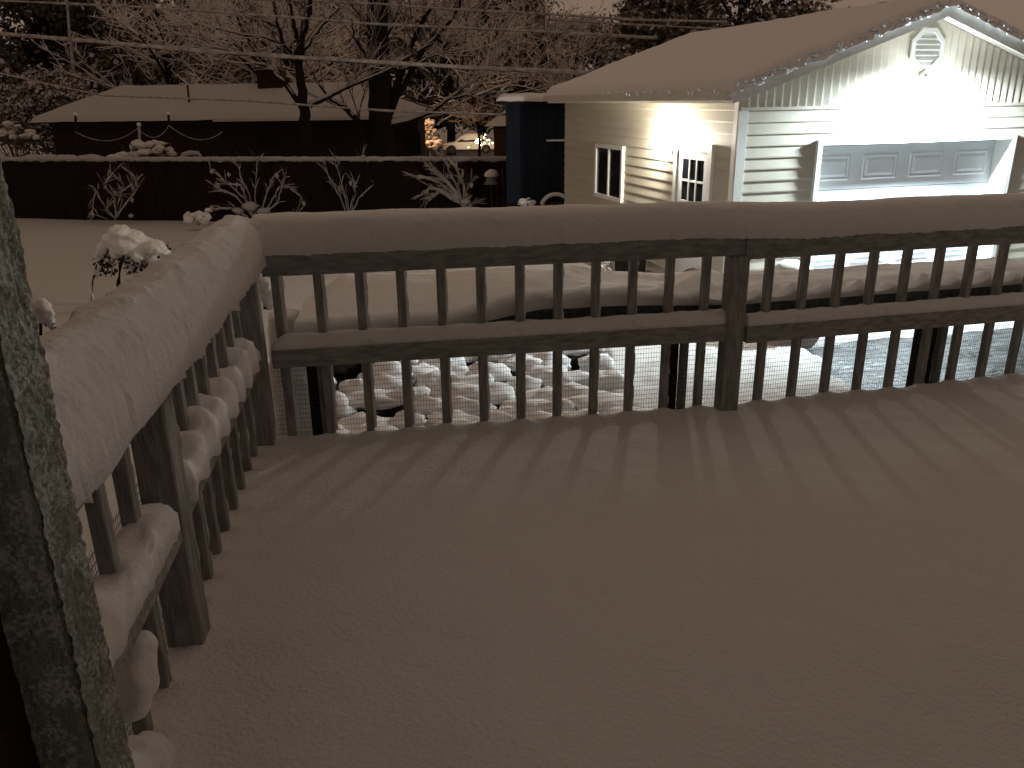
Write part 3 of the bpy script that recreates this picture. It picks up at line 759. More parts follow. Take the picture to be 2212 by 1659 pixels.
# wheel leaning by the shed
tw=thing('wheel','snow rimmed spare wheel leaning against the foot of the dark blue shed','wheel',at(1200,447,16.4)*1.0)
c=at(1200,452,16.5); pts=[c+Vector((math.cos(a)*.24,0,math.sin(a)*.24)) for a in [k*2*math.pi/24 for k in range(25)]]
part('tyre',tubes([(pts,.065)],8),RUBB,tw,smooth=True)
pts=[c+Vector((math.cos(a)*.29,-.01,math.sin(a)*.29)) for a in [R(12)+k*R(156)/16 for k in range(17)]]
part('snow',tubes([(pts,[.01]+[.05]*15+[.01])],8),SNOW,tw,smooth=True)
bm=nb(); bmesh.ops.create_cone(bm,cap_ends=True,segments=24,radius1=.17,radius2=.17,depth=.06,matrix=Matrix.Translation(c)@Matrix.Rotation(math.pi/2,4,'X')); part('rim',bm,METAL,tw)
scrub('shrub','tiny snow tipped sprig at the foot of the dark blue shed',at(1130,462,16.4),.32,4,.5,77,snowr=.035,sub=2)

# ------------------------------------------------------------------ back fence
f0=Vector((-26.5,24.86,-.45)); f1=Vector((.15,19.75,-.45)); FTOP=1.22
fe=thing('fence','long dark red board fence with a line of snow along its top','fence',f0)
fa=math.atan2(f1.y-f0.y,f1.x-f0.x); FL=(f1-f0).length
bm=nb(); s=0;rf_=random.Random(3)
while s<FL-.01:
    e=min(s+.145,FL); box(bm,s,e-.006,-.012+rf_.uniform(-.004,.004),.012,0.02,FTOP+.45-.02+rf_.uniform(-.012,.006),seg_matrix(f0,fa)); s+=.145
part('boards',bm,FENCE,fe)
bm=nb()
for z in (.25,.85,1.45): box(bm,0,FL,.013,.05,z,z+.08,seg_matrix(f0,fa))
part('back_rails',bm,FENCE,fe)
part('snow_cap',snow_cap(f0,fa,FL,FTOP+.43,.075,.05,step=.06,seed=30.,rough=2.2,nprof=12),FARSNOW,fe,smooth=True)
# heaped snow on the left of the fence top
part('snow_heap',blobs([(f0+Vector((math.cos(fa),math.sin(fa),0))*s+Vector((0,0,FTOP+.47)),(.32,.09,.10)) for s in (14.1,14.6,15.1,15.8)],amp=.3,sc=2,sub=3,flat=-.4),FARSNOW,fe,smooth=True)

# ------------------------------------------------------------------ shrubs along the fence
def stems_traced(name,label,Y,paths,snow=.03,rad=.018,cat='shrub',base=None,lumps=(),extra=0,seed=0,matS=None):
    """shrub whose main stems follow the photograph, each with its own depth"""
    r=random.Random(seed); st=[];sn=[];bl=[]
    b=base if base is not None else at(*paths[0][0],Y)
    for pth in paths:
        dy=r.uniform(-.35,.35); P=[]
        n=len(pth)
        for i,(u,v) in enumerate(pth): P.append(at(u,v,Y+dy*i/max(1,n-1)))
        # smooth subdivide
        D=[]
        for i in range(len(P)-1):
            for k in range(4): D.append(P[i].lerp(P[i+1],k/4)+Vector((r.uniform(-.012,.012),r.uniform(-.02,.02),r.uniform(-.012,.012))))
        D.append(P[-1]); m=len(D)-1
        rd=[rad*(1-.7*i/m) for i in range(m+1)]; st.append((D,rd))
        s2=[snow*(.6+.75*r.random())*(1 if i<m else .3)*(.45+.75*(1-abs((D[min(i+1,m)]-D[max(i-1,0)]).normalized().z)**2)) for i in range(m+1)]
        sn.append(([q+Vector((0,-.012,rd[i]*.6+snow*.25)) for i,q in enumerate(D)],s2))
        for _ in range(extra*2):                        # bare hair-thin twigs
            k=r.randint(m//4,m); d=(D[min(k+1,m)]-D[max(k-1,0)]).normalized()+Vector((r.uniform(-.8,.8),r.uniform(-.8,.8),r.uniform(-.3,.7))); L=r.uniform(.15,.45)
            st.append(([D[k],D[k]+d.normalized()*L*.5+Vector((0,0,.01)),D[k]+d.normalized()*L-Vector((0,0,.03))],[.005,.004,.002]))
        for _ in range(extra):
            k=r.randint(m//3,m); d=(D[min(k+1,m)]-D[max(k-1,0)]).normalized()+Vector((r.uniform(-.9,.9),r.uniform(-.9,.9),r.uniform(-.2,.8)))
            L=r.uniform(.12,.42); q=[D[k],D[k]+d.normalized()*L*.5+Vector((0,0,-.01)),D[k]+d.normalized()*L+Vector((0,0,-.05))]
            st.append((q,[rad*.35,rad*.3,rad*.2])); sn.append(([x+Vector((0,0,.012)) for x in q],[snow*.3,snow*.6*r.uniform(.3,1.1),snow*.15]))
    for (u,v,rx,rz) in lumps: bl.append((at(u,v,Y-.03),(rx*.72,rx*.7,rz*.72)))
    t=thing(name,label,cat,b)
    part('stems',tubes(st,5),TWIG,t,smooth=True)
    bm=nb(); m=bpy.data.meshes.new('tmp'); VV,FF=tubes(sn,7); m.from_pydata(VV,[],FF); bm.from_mesh(m); bpy.data.meshes.remove(m)
    if bl: merge(bm,blobs(bl,amp=.4,sc=2,sub=2,s0=seed))
    part('snow',bm,matS or FARSNOW,t,smooth=True); return t
stems_traced('shrub','sparse leafless shrub with drooping snowy stems against the fence, nearest the frosted post',21.0,
  [[(250,475),(255,440),(262,415),(285,400),(288,385),(275,368)],[(250,475),(250,430),(240,420),(225,400),(236,385),(246,372)],[(250,475),(245,420),(262,425),(240,410)],
   [(255,470),(265,430),(262,412),(268,400),(256,385)],[(250,475),(222,440),(208,410),(202,440),(200,470)],[(252,470),(280,430),(298,410),(293,388),(282,370)],[(246,470),(228,455),(236,444)]],
  snow=.027,rad=.014,seed=3,extra=12,lumps=[(288,405,.07,.10),(200,462,.05,.12),(285,432,.06,.09),(232,452,.05,.08),(283,466,.09,.07)])
stems_traced('shrub','wide bush of snow tipped stems rising from one heap against the fence',20.6,
  [[(545,470),(530,430),(490,395),(455,365)],[(545,470),(510,425),(478,410),(462,402)],[(548,470),(540,420),(520,385),(515,355)],[(552,470),(552,410),(556,370),(556,345)],
   [(562,470),(575,420),(590,385),(600,372)],[(565,470),(590,430),(603,405),(625,405),(650,425),(658,445)],[(560,470),(600,440),(610,400),(615,380)],[(535,470),(500,450),(462,452)],[(550,470),(520,400),(488,398)],[(560,468),(620,462),(640,460)]],
  snow=.027,rad=.016,seed=5,extra=8,lumps=[(458,370,.08,.08),(470,400,.09,.08),(494,377,.06,.07),(458,450,.08,.09),(598,380,.07,.08),(656,440,.06,.10),(540,445,.28,.15),(515,455,.22,.10),(570,455,.25,.12)])
stems_traced('shrub','narrow upright shrub with a few snowy shoots poking over the fence top',20.3,
  [[(752,470),(735,425),(712,385),(700,360)],[(752,470),(745,420),(730,370),(722,340)],[(755,470),(765,410),(780,370),(785,330)],[(757,470),(775,430),(800,405),(815,395)],[(753,470),(750,430),(735,410),(720,395)],[(757,470),(768,420),(764,395),(757,385)]],
  snow=.024,rad=.015,seed=8,extra=8,lumps=[(757,396,.05,.09),(784,338,.06,.06),(733,410,.05,.08),(752,462,.22,.10)])
stems_traced('shrub','leaning shrub plastered with snow, fanned toward the upper left, near the white feeder',19.7,
  [[(1005,455),(985,425),(950,395),(920,385),(890,382)],[(1005,455),(985,415),(950,375),(915,350)],[(1005,455),(990,410),(970,370),(955,335)],[(1005,455),(1000,400),(985,360),(965,340)],[(1005,450),(1010,410),(1020,390),(1040,378)],
   [(1000,445),(960,415),(930,405),(915,420)],[(995,440),(950,415),(935,425),(925,435)],[(1005,455),(1020,440),(1035,436)],[(1008,455),(1005,420),(1000,385)],[(1000,440),(970,400),(940,372),(935,360)],[(1008,470),(1000,440),(990,420)]],
  snow=.038,rad=.018,seed=9,extra=12,lumps=[(985,425,.16,.12),(1005,435,.18,.12),(965,405,.12,.08),(1018,400,.08,.09)])
t=scrub('plant','small snow topped plant poking from the yard just above the corner of the railing',at(430,486,19.5),.34,6,.6,15,snowr=.06,cat='plant',sub=2)
# bird feeder in front of the fence
c=at(1062,384,18.6)
bf=thing('bird_feeder','small white bird feeder on a pole, wearing a dome of snow','bird feeder',(c.x,c.y,-.3))
bm=nb(); bmesh.ops.create_cone(bm,cap_ends=True,segments=20,radius1=.135,radius2=.11,depth=.15,matrix=Matrix.Translation(c+Vector((0,0,-.03)))); bmesh.ops.create_cone(bm,cap_ends=True,segments=20,radius1=.17,radius2=.16,depth=.03,matrix=Matrix.Translation(c+Vector((0,0,-.12)))); part('hopper',bm,mat('feeder_plastic',(.22,.22,.21),.5,.3,bump=.05,bscale=20),bf,smooth=False)
part('snow_cap',blob(c+Vector((0,0,.045)),(.165,.165,.14),amp=.06,sc=2,sub=3,flat=-.05),SNOW,bf,smooth=True)
part('pole',tubes([([Vector((c.x,c.y,-.35)),c-Vector((0,0,.13))],.02)],8),DARKW,bf)

# ------------------------------------------------------------------ weeping shrub in the yard beyond the left railing
b=at(256,655,10.7); b.z=gz(b.x,b.y)
ws=thing('weeping_tree','knee high weeping tree bent under fat snow pillows in the open yard','tree',b)
st=[([b,at(256,610,10.7),at(260,575,10.7),at(268,540,10.7)],[.030,.027,.023,.018])]
rw=random.Random(14)
ctr=at(285,545,10.7)
drop=[]
for k in range(26):
    a=rw.uniform(0,6.28); rr_=rw.uniform(.22,.42); e=at(268,540,10.7)+Vector((math.cos(a)*rr_*1.0+.12,math.sin(a)*rr_,rw.uniform(-.30,-.02)))
    m=at(268,540,10.7)+Vector((math.cos(a)*rr_*.6+.06,math.sin(a)*rr_*.6,rw.uniform(.02,.18)))
    st.append(([at(268,540,10.7),m,e],[.014,.010,.006])); drop.append(e)
st.append(([at(262,520,10.7),at(235,520,10.7),at(212,560,10.7),at(200,610,10.7),at(197,648,10.7)],[.012,.011,.009,.008,.006]))
part('trunk',tubes(st,7),BARK,ws,smooth=True)
bm=nb(); 
for k in range(800):                                            # withered leaves under the snow
    e=rw.choice(drop); q=e+Vector((rw.gauss(0,.06),rw.gauss(0,.06),rw.uniform(-.06,.10))); s=rw.uniform(.015,.04)
    n=Vector((rw.uniform(-1,1),rw.uniform(-1,1),rw.uniform(-1,1))).normalized(); u_=n.orthogonal().normalized(); v_=n.cross(u_)
    bm.faces.new([bm.verts.new(q+u_*s),bm.verts.new(q+v_*s*.6),bm.verts.new(q-u_*s),bm.verts.new(q-v_*s*.6)])
part('crown',bm,LEAF,ws)
lst=[]
for (u,v,rx,rz) in ((258,502,.10,.07),(240,520,.09,.08),(285,515,.12,.08),(310,530,.12,.08),(335,535,.10,.08),(352,550,.08,.06),(225,540,.07,.08),(268,530,.12,.09),(295,545,.08,.10),(262,552,.05,.08),(276,560,.045,.10),(330,558,.07,.09),(310,565,.05,.08),(246,545,.05,.07),(345,565,.06,.06),(240,575,.03,.06),(293,585,.045,.09),(330,588,.05,.06),(215,563,.045,.09),(207,590,.03,.09),(200,620,.022,.09),(198,645,.025,.08)):
    for dy in (0,.16,-.16) if v<550 else (0,):
        lst.append((at(u,v,10.7+dy+rw.uniform(-.08,.08))+Vector((0,0,.02-abs(dy)*.15)),(rx*1.28,rx*1.35,rz*1.2)))
fuse(part('snow',blobs(lst,amp=.25,sc=1.9,sub=3),SNOW,ws,smooth=True),.013)
q=at(207,660,10.2); q.z=gz(q.x,q.y)
scrub('plant','tiny snow lump of a plant beside the foot of the weeping tree',q,.12,3,.4,19,snowr=.05,cat='plant',sub=2)
# two snow laden sprays close beyond the railings
def spray(label,Y,path,lumps,seed):
    P=[at(u,v,Y) for u,v in path]; D=[]
    base=P[0]
    t=thing('plant',label,'plant',base)
    r=random.Random(seed)
    part('stem',tubes([(P,[.008]*len(P))],6),BARK,t,smooth=True)
    part('snow',blobs([(at(u,v,Y),(a,a,c)) for u,v,a,c in lumps],amp=.22,sc=1.6,sub=3,s0=seed),SNOW,t,smooth=True)
    bm=nb()
    for k in range(26):
        u,v,a,c=r.choice(lumps); q=at(u,v,Y)+Vector((r.gauss(0,a*.5),r.gauss(0,a*.5),-c*.8+r.uniform(-.02,.02))); s=r.uniform(.008,.018)
        n=Vector((r.uniform(-1,1),r.uniform(-1,1),r.uniform(-1,1))).normalized(); a_=n.orthogonal().normalized(); b_=n.cross(a_)
        bm.faces.new([bm.verts.new(q+a_*s),bm.verts.new(q+b_*s*.6),bm.verts.new(q-a_*s),bm.verts.new(q-b_*s*.6)])
    part('leaves',bm,LEAF,t)
p0=at(566,760,4.5)
spray('drooping plant tip under an egg of snow, seen through the railing by its corner',4.5,[(566,1010),(562,800),(556,700),(552,640),(560,600),(572,620),(582,660)],[(563,606,.035,.04),(571,620,.044,.06),(578,640,.040,.06),(582,656,.026,.035)],3)
spray('white snow tip of a plant peeking past the frosted post',4.2,[(85,900),(88,760),(88,690),(94,672),(112,700)],[(90,664,.045,.05),(97,680,.045,.05),(106,694,.028,.035),(112,702,.014,.02)],5)

# ------------------------------------------------------------------ neighbour's house
HY=33.0
nh=thing('house','low dark brick house with a wide snow covered hip roof behind the fence','house',(at(480,300,HY).x,HY,-.75))
e0=at(62,250,HY); e1=at(918,262,HY); ez=(e0.z+e1.z)/2+.02; r0=at(265,183,HY+2.7); r1=at(760,190,HY+2.7); rz=(r0.z+r1.z)/2
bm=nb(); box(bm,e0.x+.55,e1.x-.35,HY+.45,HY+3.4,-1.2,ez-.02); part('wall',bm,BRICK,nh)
def hip(up):
    return [(e0.x,HY,ez+up),(e1.x,HY,ez+up),(e1.x,HY+5.4,ez+up),(e0.x,HY+5.4,ez+up),(r0.x,HY+2.7,rz+up),(r1.x,HY+2.7,rz+up)]
HF=[(0,1,5,4),(1,2,5),(2,3,4,5),(3,0,4),(0,3,2,1)]
rf=part('roof',(hip(0),HF),mat('dark_shingles',(.03,.028,.026),.9,.1,bump=.3,bscale=8),nh)
def roofsnow():
    V=[];F=[];h=hip(.10); NU,NV=90,16
    a,b,c,d=[Vector(h[i]) for i in (0,1,5,4)]
    for j in range(NV+1):
        for i in range(NU+1):
            s,t=i/NU,j/NV; p=a.lerp(b,s).lerp(d.lerp(c,s),t); p.z+=.03*fbm(p,.9,3); p.y-=.05
            if j==0: p.z-=.16
            V.append(tuple(p))
    F=[(j*(NU+1)+i,j*(NU+1)+i+1,(j+1)*(NU+1)+i+1,(j+1)*(NU+1)+i) for j in range(NV) for i in range(NU)]
    b0=len(V); V+=h; F+=[tuple(b0+k for k in q) for q in ((1,2,5),(2,3,4,5),(3,0,4))]
    return (V,F)
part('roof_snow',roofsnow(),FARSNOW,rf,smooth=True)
bm=nb(); p=at(462,262,HY-.5); box(bm,p.x,e1.x-.05,HY-.62,HY+.44,ez-.12,ez-.005); part('eave_extension',bm,FARSNOW,nh)
c0=at(560,215,HY+2.2); c1=at(606,150,HY+2.2); bm=nb(); box(bm,c0.x,c1.x,HY+2.2,HY+3.0,ez+.3,c1.z); box(bm,c0.x-.05,c1.x+.05,HY+2.15,HY+3.05,c1.z,c1.z+.08); part('chimney',bm,BRICK,rf)
part('vent_pipe',tubes([([at(411,243,HY+1.),at(405,184,HY+1.3)],.045)],8),METAL,rf)
for (u,v) in ((340,199),(367,199),(545,205)): part('roof_vent',blob(at(u,v,HY+2.4),(.16,.12,.10),amp=.1,sub=2),METAL,rf)
for (u0,u1,v0,v1) in ((566,600,292,312),(880,905,285,330)):
    a=at(u0,v1,HY+.4); b=at(u1,v0,HY+.4); bm=nb(); box(bm,a.x-.05,b.x+.05,HY+.40,HY+.449,a.z-.05,b.z+.05); wn=part('window',bm,DARKW,nh)
    bm=nb(); box(bm,a.x,b.x,HY+.385,HY+.399,a.z,b.z); part('pane',bm,GLASS,wn)
bm=nb(); a=at(120,290,HY); part('porch_beam',(box(bm,e0.x+.6,at(455,260,HY).x,HY+.2,HY+.3,ez-.25,ez-.03)),DARKW,nh)
# poles strung with a snowy light string in the neighbour's yard
PL=[]
for k,(u,v0,v1,lab) in enumerate(((163,250,345,'thin pole left of the neighbouring house front holding one end of the light string'),(300,272,345,'pale short middle pole of the three carrying the light string'),(364,248,345,'thin dark pole nearest the heap of snowy bushes, carrying the light string'))):
    t=thing('garden_pole',lab,'pole',at(u+6,v1+20,28.),group='poles carrying the light string')
    part('shaft',tubes([([at(u+6,v1+20,28.),at(u,v0,28.)],.045)],8),CABLE if k==1 else DARKW,t,smooth=True)
    part('snow_cap',blob(at(u,v0-3,28.),(.07,.07,.06),amp=.2,sub=2),SNOW,t,smooth=True); PL.append((u,v0))
def sag(p,q,s,n=14): return [p.lerp(q,i/n)-Vector((0,0,s*4*(i/n)*(1-i/n))) for i in range(n+1)]
ls=[]
for p,q,s in ((at(163,285,27.9),at(300,275,27.9),.35),(at(300,280,27.9),at(364,272,27.9),.3),(at(364,270,27.9),at(480,285,27.9),.35)): ls.append((sag(p,q,s),.011))
tag(part('light_string',tubes(ls,6),CABLE),'unlit light string dusted with snow sagging between the garden poles','light string')

# ------------------------------------------------------------------ snowy bushes behind the fence
def bush(label,u,v,Y,rx,rz,n,seed,mate=None):
    c=at(u,v,Y); r=random.Random(seed)
    t=thing('bush',label,'bush',(c.x,c.y,gz(c.x,c.y)))
    lst=[];bm=nb();st=[]
    for k in range(n):
        a=r.uniform(0,6.28); d=r.random()**.6; p=c+Vector((math.cos(a)*rx*d,math.sin(a)*rx*.6*d,rz*(1-d*d)*r.uniform(.2,1)))
        lst.append((p,(r.uniform(.12,.26),r.uniform(.12,.22),r.uniform(.06,.13))))
        st.append(([Vector((c.x,c.y,gz(c.x,c.y))),p-Vector((0,0,.1))],[.03,.01]))
        for _ in range(14):
            q=p+Vector((r.gauss(0,.16),r.gauss(0,.12),r.uniform(-.3,.02))); s=r.uniform(.03,.07); nn=Vector((r.uniform(-1,1),r.uniform(-1,1),r.uniform(-1,1))).normalized(); a_=nn.orthogonal().normalized(); b_=nn.cross(a_)
            bm.faces.new([bm.verts.new(q+a_*s),bm.verts.new(q+b_*s),bm.verts.new(q-a_*s),bm.verts.new(q-b_*s)])
    part('stems',tubes(st,4),TWIG,t); part('foliage',bm,FOL,t); part('snow',blobs(lst,amp=.45,sc=2,sub=2,s0=seed),TWIGSNOW,t,smooth=True)
bush('bushy heap of snow behind the fence below the middle garden pole',325,335,25.5,.75,.45,26,4)
bush('low snowy bush just over the fence, left of the taller heap',270,345,25.2,.45,.22,14,5)
bush('pale bright snowy bush at the far left end of the neighbouring house',32,300,36,1.0,.7,26,6)
t=thing('arch_trellis','small snow topped arch frame showing just over the fence','trellis',at(418,350,25.))
part('frame',tubes([([at(385,352,25.),at(393,338,25.),at(410,334,25.),at(430,336,25.),at(442,352,25.)],.04)],6),DARKW,t,smooth=True)
part('snow',tubes([([at(388,345,24.95),at(395,334,24.95),at(410,330,24.95),at(428,331,24.95),at(440,345,24.95)],[.02,.06,.07,.06,.02])],8),FARSNOW,t,smooth=True)

# ------------------------------------------------------------------ the two bare yard trees
def limb_tree(name,label,Y,trunk,limbs,seed,r_trunk,twigs=7,depth=3,snowr=.75):
    """trunk/limbs: traced direction lists; twigs grow from them"""
    r=random.Random(seed); B=[];SN=[]; TW=[];TS=[]
    def add(P,R0,R1,dst,sdst,snow):
        m=len(P)-1; rd=[R0+(R1-R0)*i/m for i in range(m+1)]; dst.append((P,rd))
        up=[];sr=[]
        for i,q in enumerate(P):
            d=(P[min(i+1,m)]-P[max(i-1,0)]).normalized(); hz=max(0,1-abs(d.z)**3)
            side=Vector((-d.x*.0,-.25,1)).normalized()
            up.append(q+Vector((0,-rd[i]*.35,rd[i]*.55))); sr.append(max(.003,rd[i]*.8*hz+.004*hz) if i<m else .003)
        if snow: sdst.append((up,sr))
        return P,rd
    def grow(p,d,L,rad,lev):
        P=[p.copy()]; d=d.normalized(); m=6
        for i in range(m):
            d=(d+Vector((r.uniform(-.16,.16),r.uniform(-.16,.16),r.uniform(-.05,.13)))).normalized(); P.append(P[-1]+d*L/m)
        add(P,rad,rad*.35,TW,TS,True)
        if lev>0:
            for k in range(3 if lev>1 else 4):
                i=r.randint(1,m); a=Vector((r.uniform(-1,1),r.uniform(-1,1),r.uniform(-.35,.7)))
                grow(P[i],d*.8+a,L*r.uniform(.4,.65),rad*.5,lev-1)
    def path(pts,dyy):
        n=len(pts); P=[]
        for i in range(n-1):
            for k in range(5):
                f=(i+k/5)/(n-1); u=pts[i][0]+(pts[i+1][0]-pts[i][0])*k/5; v=pts[i][1]+(pts[i+1][1]-pts[i][1])*k/5
                P.append(at(u,v,Y+dyy*f)+Vector((r.uniform(-.03,.03),r.uniform(-.03,.03),0)))
        P.append(at(*pts[-1],Y+dyy)); return P
    T=path(trunk,0); T[0].z=gz(T[0].x,T[0].y)-.1
    add(T,r_trunk[0],r_trunk[1],B,SN,False)
    for pts,r0,r1 in limbs:
        P=path(pts,r.uniform(-1.6,1.6)); P,rd=add(P,r0,r1,B,SN,True); m=len(P)-1
        for k in range(twigs):
            i=r.randint(m//4,m); d=(P[min(i+1,m)]-P[max(i-1,0)]).normalized()+Vector((r.uniform(-.9,.9),r.uniform(-.9,.9),r.uniform(-.4,.8)))
            grow(P[i],d,r.uniform(.9,2.1),max(.012,rd[i]*.35),depth-1)
    t=thing(name,label,'tree',T[0])
    part('trunk',tubes(B,9),BARK,t,smooth=True); part('snow',tubes(SN,7),FARSNOW,t,smooth=True)
    cr=part('crown',tubes(TW,4),TWIG,t,smooth=True); part('twig_snow',tubes(TS,4),TWIGSNOW,cr,smooth=True)
limb_tree('tree','bare tree with a slim straight trunk, limbs fanning out over the house roof',24.5,
  [(664,350),(662,300),(656,235),(650,170),(640,110)],
  [([(655,240),(620,185),(575,140),(545,100),(520,60),(505,20)],.085,.03),([(648,150),(618,110),(602,60),(590,0)],.08,.03),([(645,140),(655,80),(668,30),(672,-30)],.085,.04),([(648,120),(640,70),(628,10),(615,-40)],.07,.03),
   ([(668,228),(705,210),(742,192),(775,178),(820,160),(848,146)],.085,.028),([(742,192),(770,165),(792,142)],.04,.02),([(640,118),(610,95),(570,80),(520,74),(470,62)],.055,.02),([(650,120),(690,60),(730,20),(745,-20)],.06,.025),([(602,60),(560,40),(520,25)],.035,.015),([(575,140),(540,135),(500,110),(440,95)],.04,.012)],
  21,(.20,.10),twigs=9)
limb_tree('tree','thick black trunked bare tree standing right of the slim one, limbs laden with snow',25.5,
  [(822,350),(822,300),(820,230),(818,150),(816,70),(814,-20)],
  [([(800,310),(775,265),(745,230),(715,215),(690,185)],.12,.03),([(838,250),(852,200),(868,150),(885,105),(900,70),(930,20)],.14,.05),([(840,270),(880,262),(925,245),(968,215),(1000,190),(1040,165)],.12,.02),([(845,235),(880,170),(905,120),(950,70),(985,30),(1000,-10)],.10,.04),
   ([(822,110),(800,60),(770,20),(740,-15)],.10,.05),([(826,90),(850,40),(870,-10)],.10,.05),([(818,150),(790,120),(765,80),(760,40)],.06,.02),([(868,150),(900,140),(935,120),(975,110)],.05,.02),([(968,215),(1010,205),(1050,215)],.04,.012)],
  22,(.40,.30),twigs=9)

# ------------------------------------------------------------------ far trees
def clump_tree(label,u,vtop,vbase,wpx,Y,n,seed,snow=.35,name='tree',size=(.18,.5),shape=1.0,group=None):
    r=random.Random(seed); top=at(u,vtop,Y); x=top.x; z0=gz(x,Y); H=top.z-z0; W=wpx/FPX*Y*.5
    t=thing(name,label,'tree',(x,Y,z0),group=group)
    st=[([Vector((x,Y,z0-.2)),Vector((x+r.uniform(-.2,.2),Y,z0+H*.5)),Vector((x,Y,z0+H*.95))],[.035*H*.8,.02*H,.02])]
    nodes=[]
    nl=46
    for k in range(nl):
        h=r.uniform(.16,.98); a=r.uniform(0,6.28)
        prof=(math.sin(math.pi*min(1,(h*.86+.12)))**.7 if shape<1.5 else (1.04-h)**.8)
        d=W*prof*r.uniform(.45,1.05); p=Vector((x+math.cos(a)*d,Y+math.sin(a)*d*.7,z0+H*h+r.uniform(-.2,.2)))
        st.append(([Vector((x,Y,z0+H*max(.08,h-.18))),Vector((x,Y,z0+H*(h-.06))).lerp(p,.5),p],[.012*H,.007*H,.02])); nodes.append((p,prof))
    n=int(n*2.6); size=(size[0]*.45,size[1]*.45)
    def quad(b,q,s,n):
        a_=n.orthogonal().normalized(); b_=n.cross(a_); k=r.uniform(0,3.14); a2=a_*math.cos(k)+b_*math.sin(k); b2=n.cross(a2)
        V,F=b; i=len(V); V+=[tuple(q+a2*s),tuple(q+b2*s*r.uniform(.35,.8)),tuple(q-a2*s*r.uniform(.6,1)),tuple(q-b2*s*r.uniform(.35,.8))]; F.append((i,i+1,i+2,i+3))
    bm=([],[]); bs=([],[])
    per=n//nl
    for p,prof in nodes:
        cr=W*.26*(.5+.5*prof)
        for k in range(per):
            q=p+Vector((r.gauss(0,cr*.75),r.gauss(0,cr*.75),r.gauss(0,cr*.42)))
            s=r.uniform(*size)
            if r.random()<snow*(.6+.8*(q.z>p.z)): quad(bs,q+Vector((0,0,.05)),s*1.1,Vector((r.uniform(-.8,.8),r.uniform(-1.,.3),r.uniform(.3,1))).normalized())
            else: quad(bm,q,s,Vector((r.uniform(-1,1),r.uniform(-1,1),r.uniform(-1,1))).normalized())
    part('trunk',tubes(st,6),BARK,t,smooth=True); part('crown',bm,FOL if snow<.49 else TWIG,t)
    if snow>0: part('snow',bs,FARSNOW,t)
def twig_tree(label,u,vtop,wpx,Y,seed,n=16,group=None,snowr=1.0,spread=1.):
    r=random.Random(seed); top=at(u,vtop,Y); x=top.x; z0=gz(x,Y); H=top.z-z0; W=wpx/FPX*Y*.5
    t=thing('tree',label,'tree',(x,Y,z0),group=group)
    TR=[([Vector((x,Y,z0-.2)),Vector((x+.1,Y,z0+H*.3)),Vector((x,Y,z0+H*.6))],[.03*H,.022*H,.012*H])]; TW=[];TS=[]
    def grow(p,d,L,rad,lev):
        P=[p.copy()]; d=d.normalized(); m=5
        for i in range(m):
            d=(d+Vector((r.uniform(-.2,.2),r.uniform(-.2,.2),r.uniform(-.1,.12)))).normalized(); P.append(P[-1]+d*L/m)
        (TR if lev>2 else TW).append((P,[rad*(1-.6*i/m) for i in range(m+1)]))
        if lev<3: TS.append(([q+Vector((0,-.01,rad*.7)) for q in P],[max(.03,rad*1.25)*snowr*r.uniform(.5,1.2)*(1-.5*i/m) for i in range(m+1)]))
        if lev>0:
            for k in range(4):
                i=r.randint(1,m); grow(P[i],d*.7+Vector((r.uniform(-1,1),r.uniform(-1,1),r.uniform(-.4,.6))),L*r.uniform(.4,.7),rad*.5,lev-1)
    for k in range(n):
        h=r.uniform(.18,.62); a=r.uniform(0,6.28)
        d=Vector((math.cos(a)*spread,math.sin(a)*spread,r.uniform(.25,1.2)))
        L=min(W*1.1/max(.4,abs(d.normalized().x)+.25),H*(1.0-h))*r.uniform(.55,.9)
        grow(Vector((x,Y,z0+H*h)),d,L,.009*H,3)
    part('trunk',tubes(TR,6),BARK,t,smooth=True); part('crown',tubes(TW,3),TWIG,t); part('snow',tubes(TS,3),TWIGSNOW,t)
clump_tree('black evergreen filling the top left corner of the view',40,-160,260,330,44,7000,101,snow=.14,size=(.2,.5))
clump_tree('dark snow flecked evergreen behind the left end of the house, beside the corner evergreen',235,-120,260,260,50,6000,102,snow=.30,size=(.2,.5))
clump_tree('little dark green evergreen standing just behind the ridge of the brick house',410,128,240,95,46,3000,103,snow=.14,size=(.12,.3))
clump_tree('tall evergreen with clotted snow right of the thick black trunk',1030,-150,300,260,70,9000,104,snow=.46,size=(.2,.52))
clump_tree('ragged evergreen whose shoulder edges the left side of the sky gap',1112,-40,300,150,72,7000,105,snow=.46,size=(.2,.5))
clump_tree('big dark evergreen over the garage roof, edging the right side of the sky gap',1475,-130,300,250,50,9000,106,snow=.30,size=(.22,.55))
clump_tree('second dark evergreen over the garage roof, ending left of the roof peak',1610,-110,300,300,54,8000,107,snow=.32,size=(.22,.55))
clump_tree('dim snowy evergreen filling below the sky gap, between the shed and garage roof',1245,55,300,330,74,9000,108,snow=.6,size=(.2,.55))
clump_tree('snowy shrub tree leaning over the far left of the house roof',120,165,300,240,40,5000,109,snow=.5,size=(.12,.34))
clump_tree('dark snow dusted tree far behind the house ridge, between the two bare trees',740,-100,260,330,66,8000,110,snow=.55,size=(.22,.55))
clump_tree('hazy snow dusted tree far behind the house chimney',560,-110,260,330,62,8000,111,snow=.55,size=(.22,.55))
clump_tree('hazy snow dusted tree far behind the thin vent pipe',380,-140,260,330,64,8000,112,snow=.52,size=(.22,.55))
clump_tree('snowy tree far behind the thick black trunk',900,-120,260,330,71,8000,113,snow=.55,size=(.22,.55))
twig_tree('leafless snowy tree behind the brick house, over its left half',330,-60,330,42,121,24)
twig_tree('leafless snowy tree behind the brick house, over its chimney',600,-60,330,43,122,24)
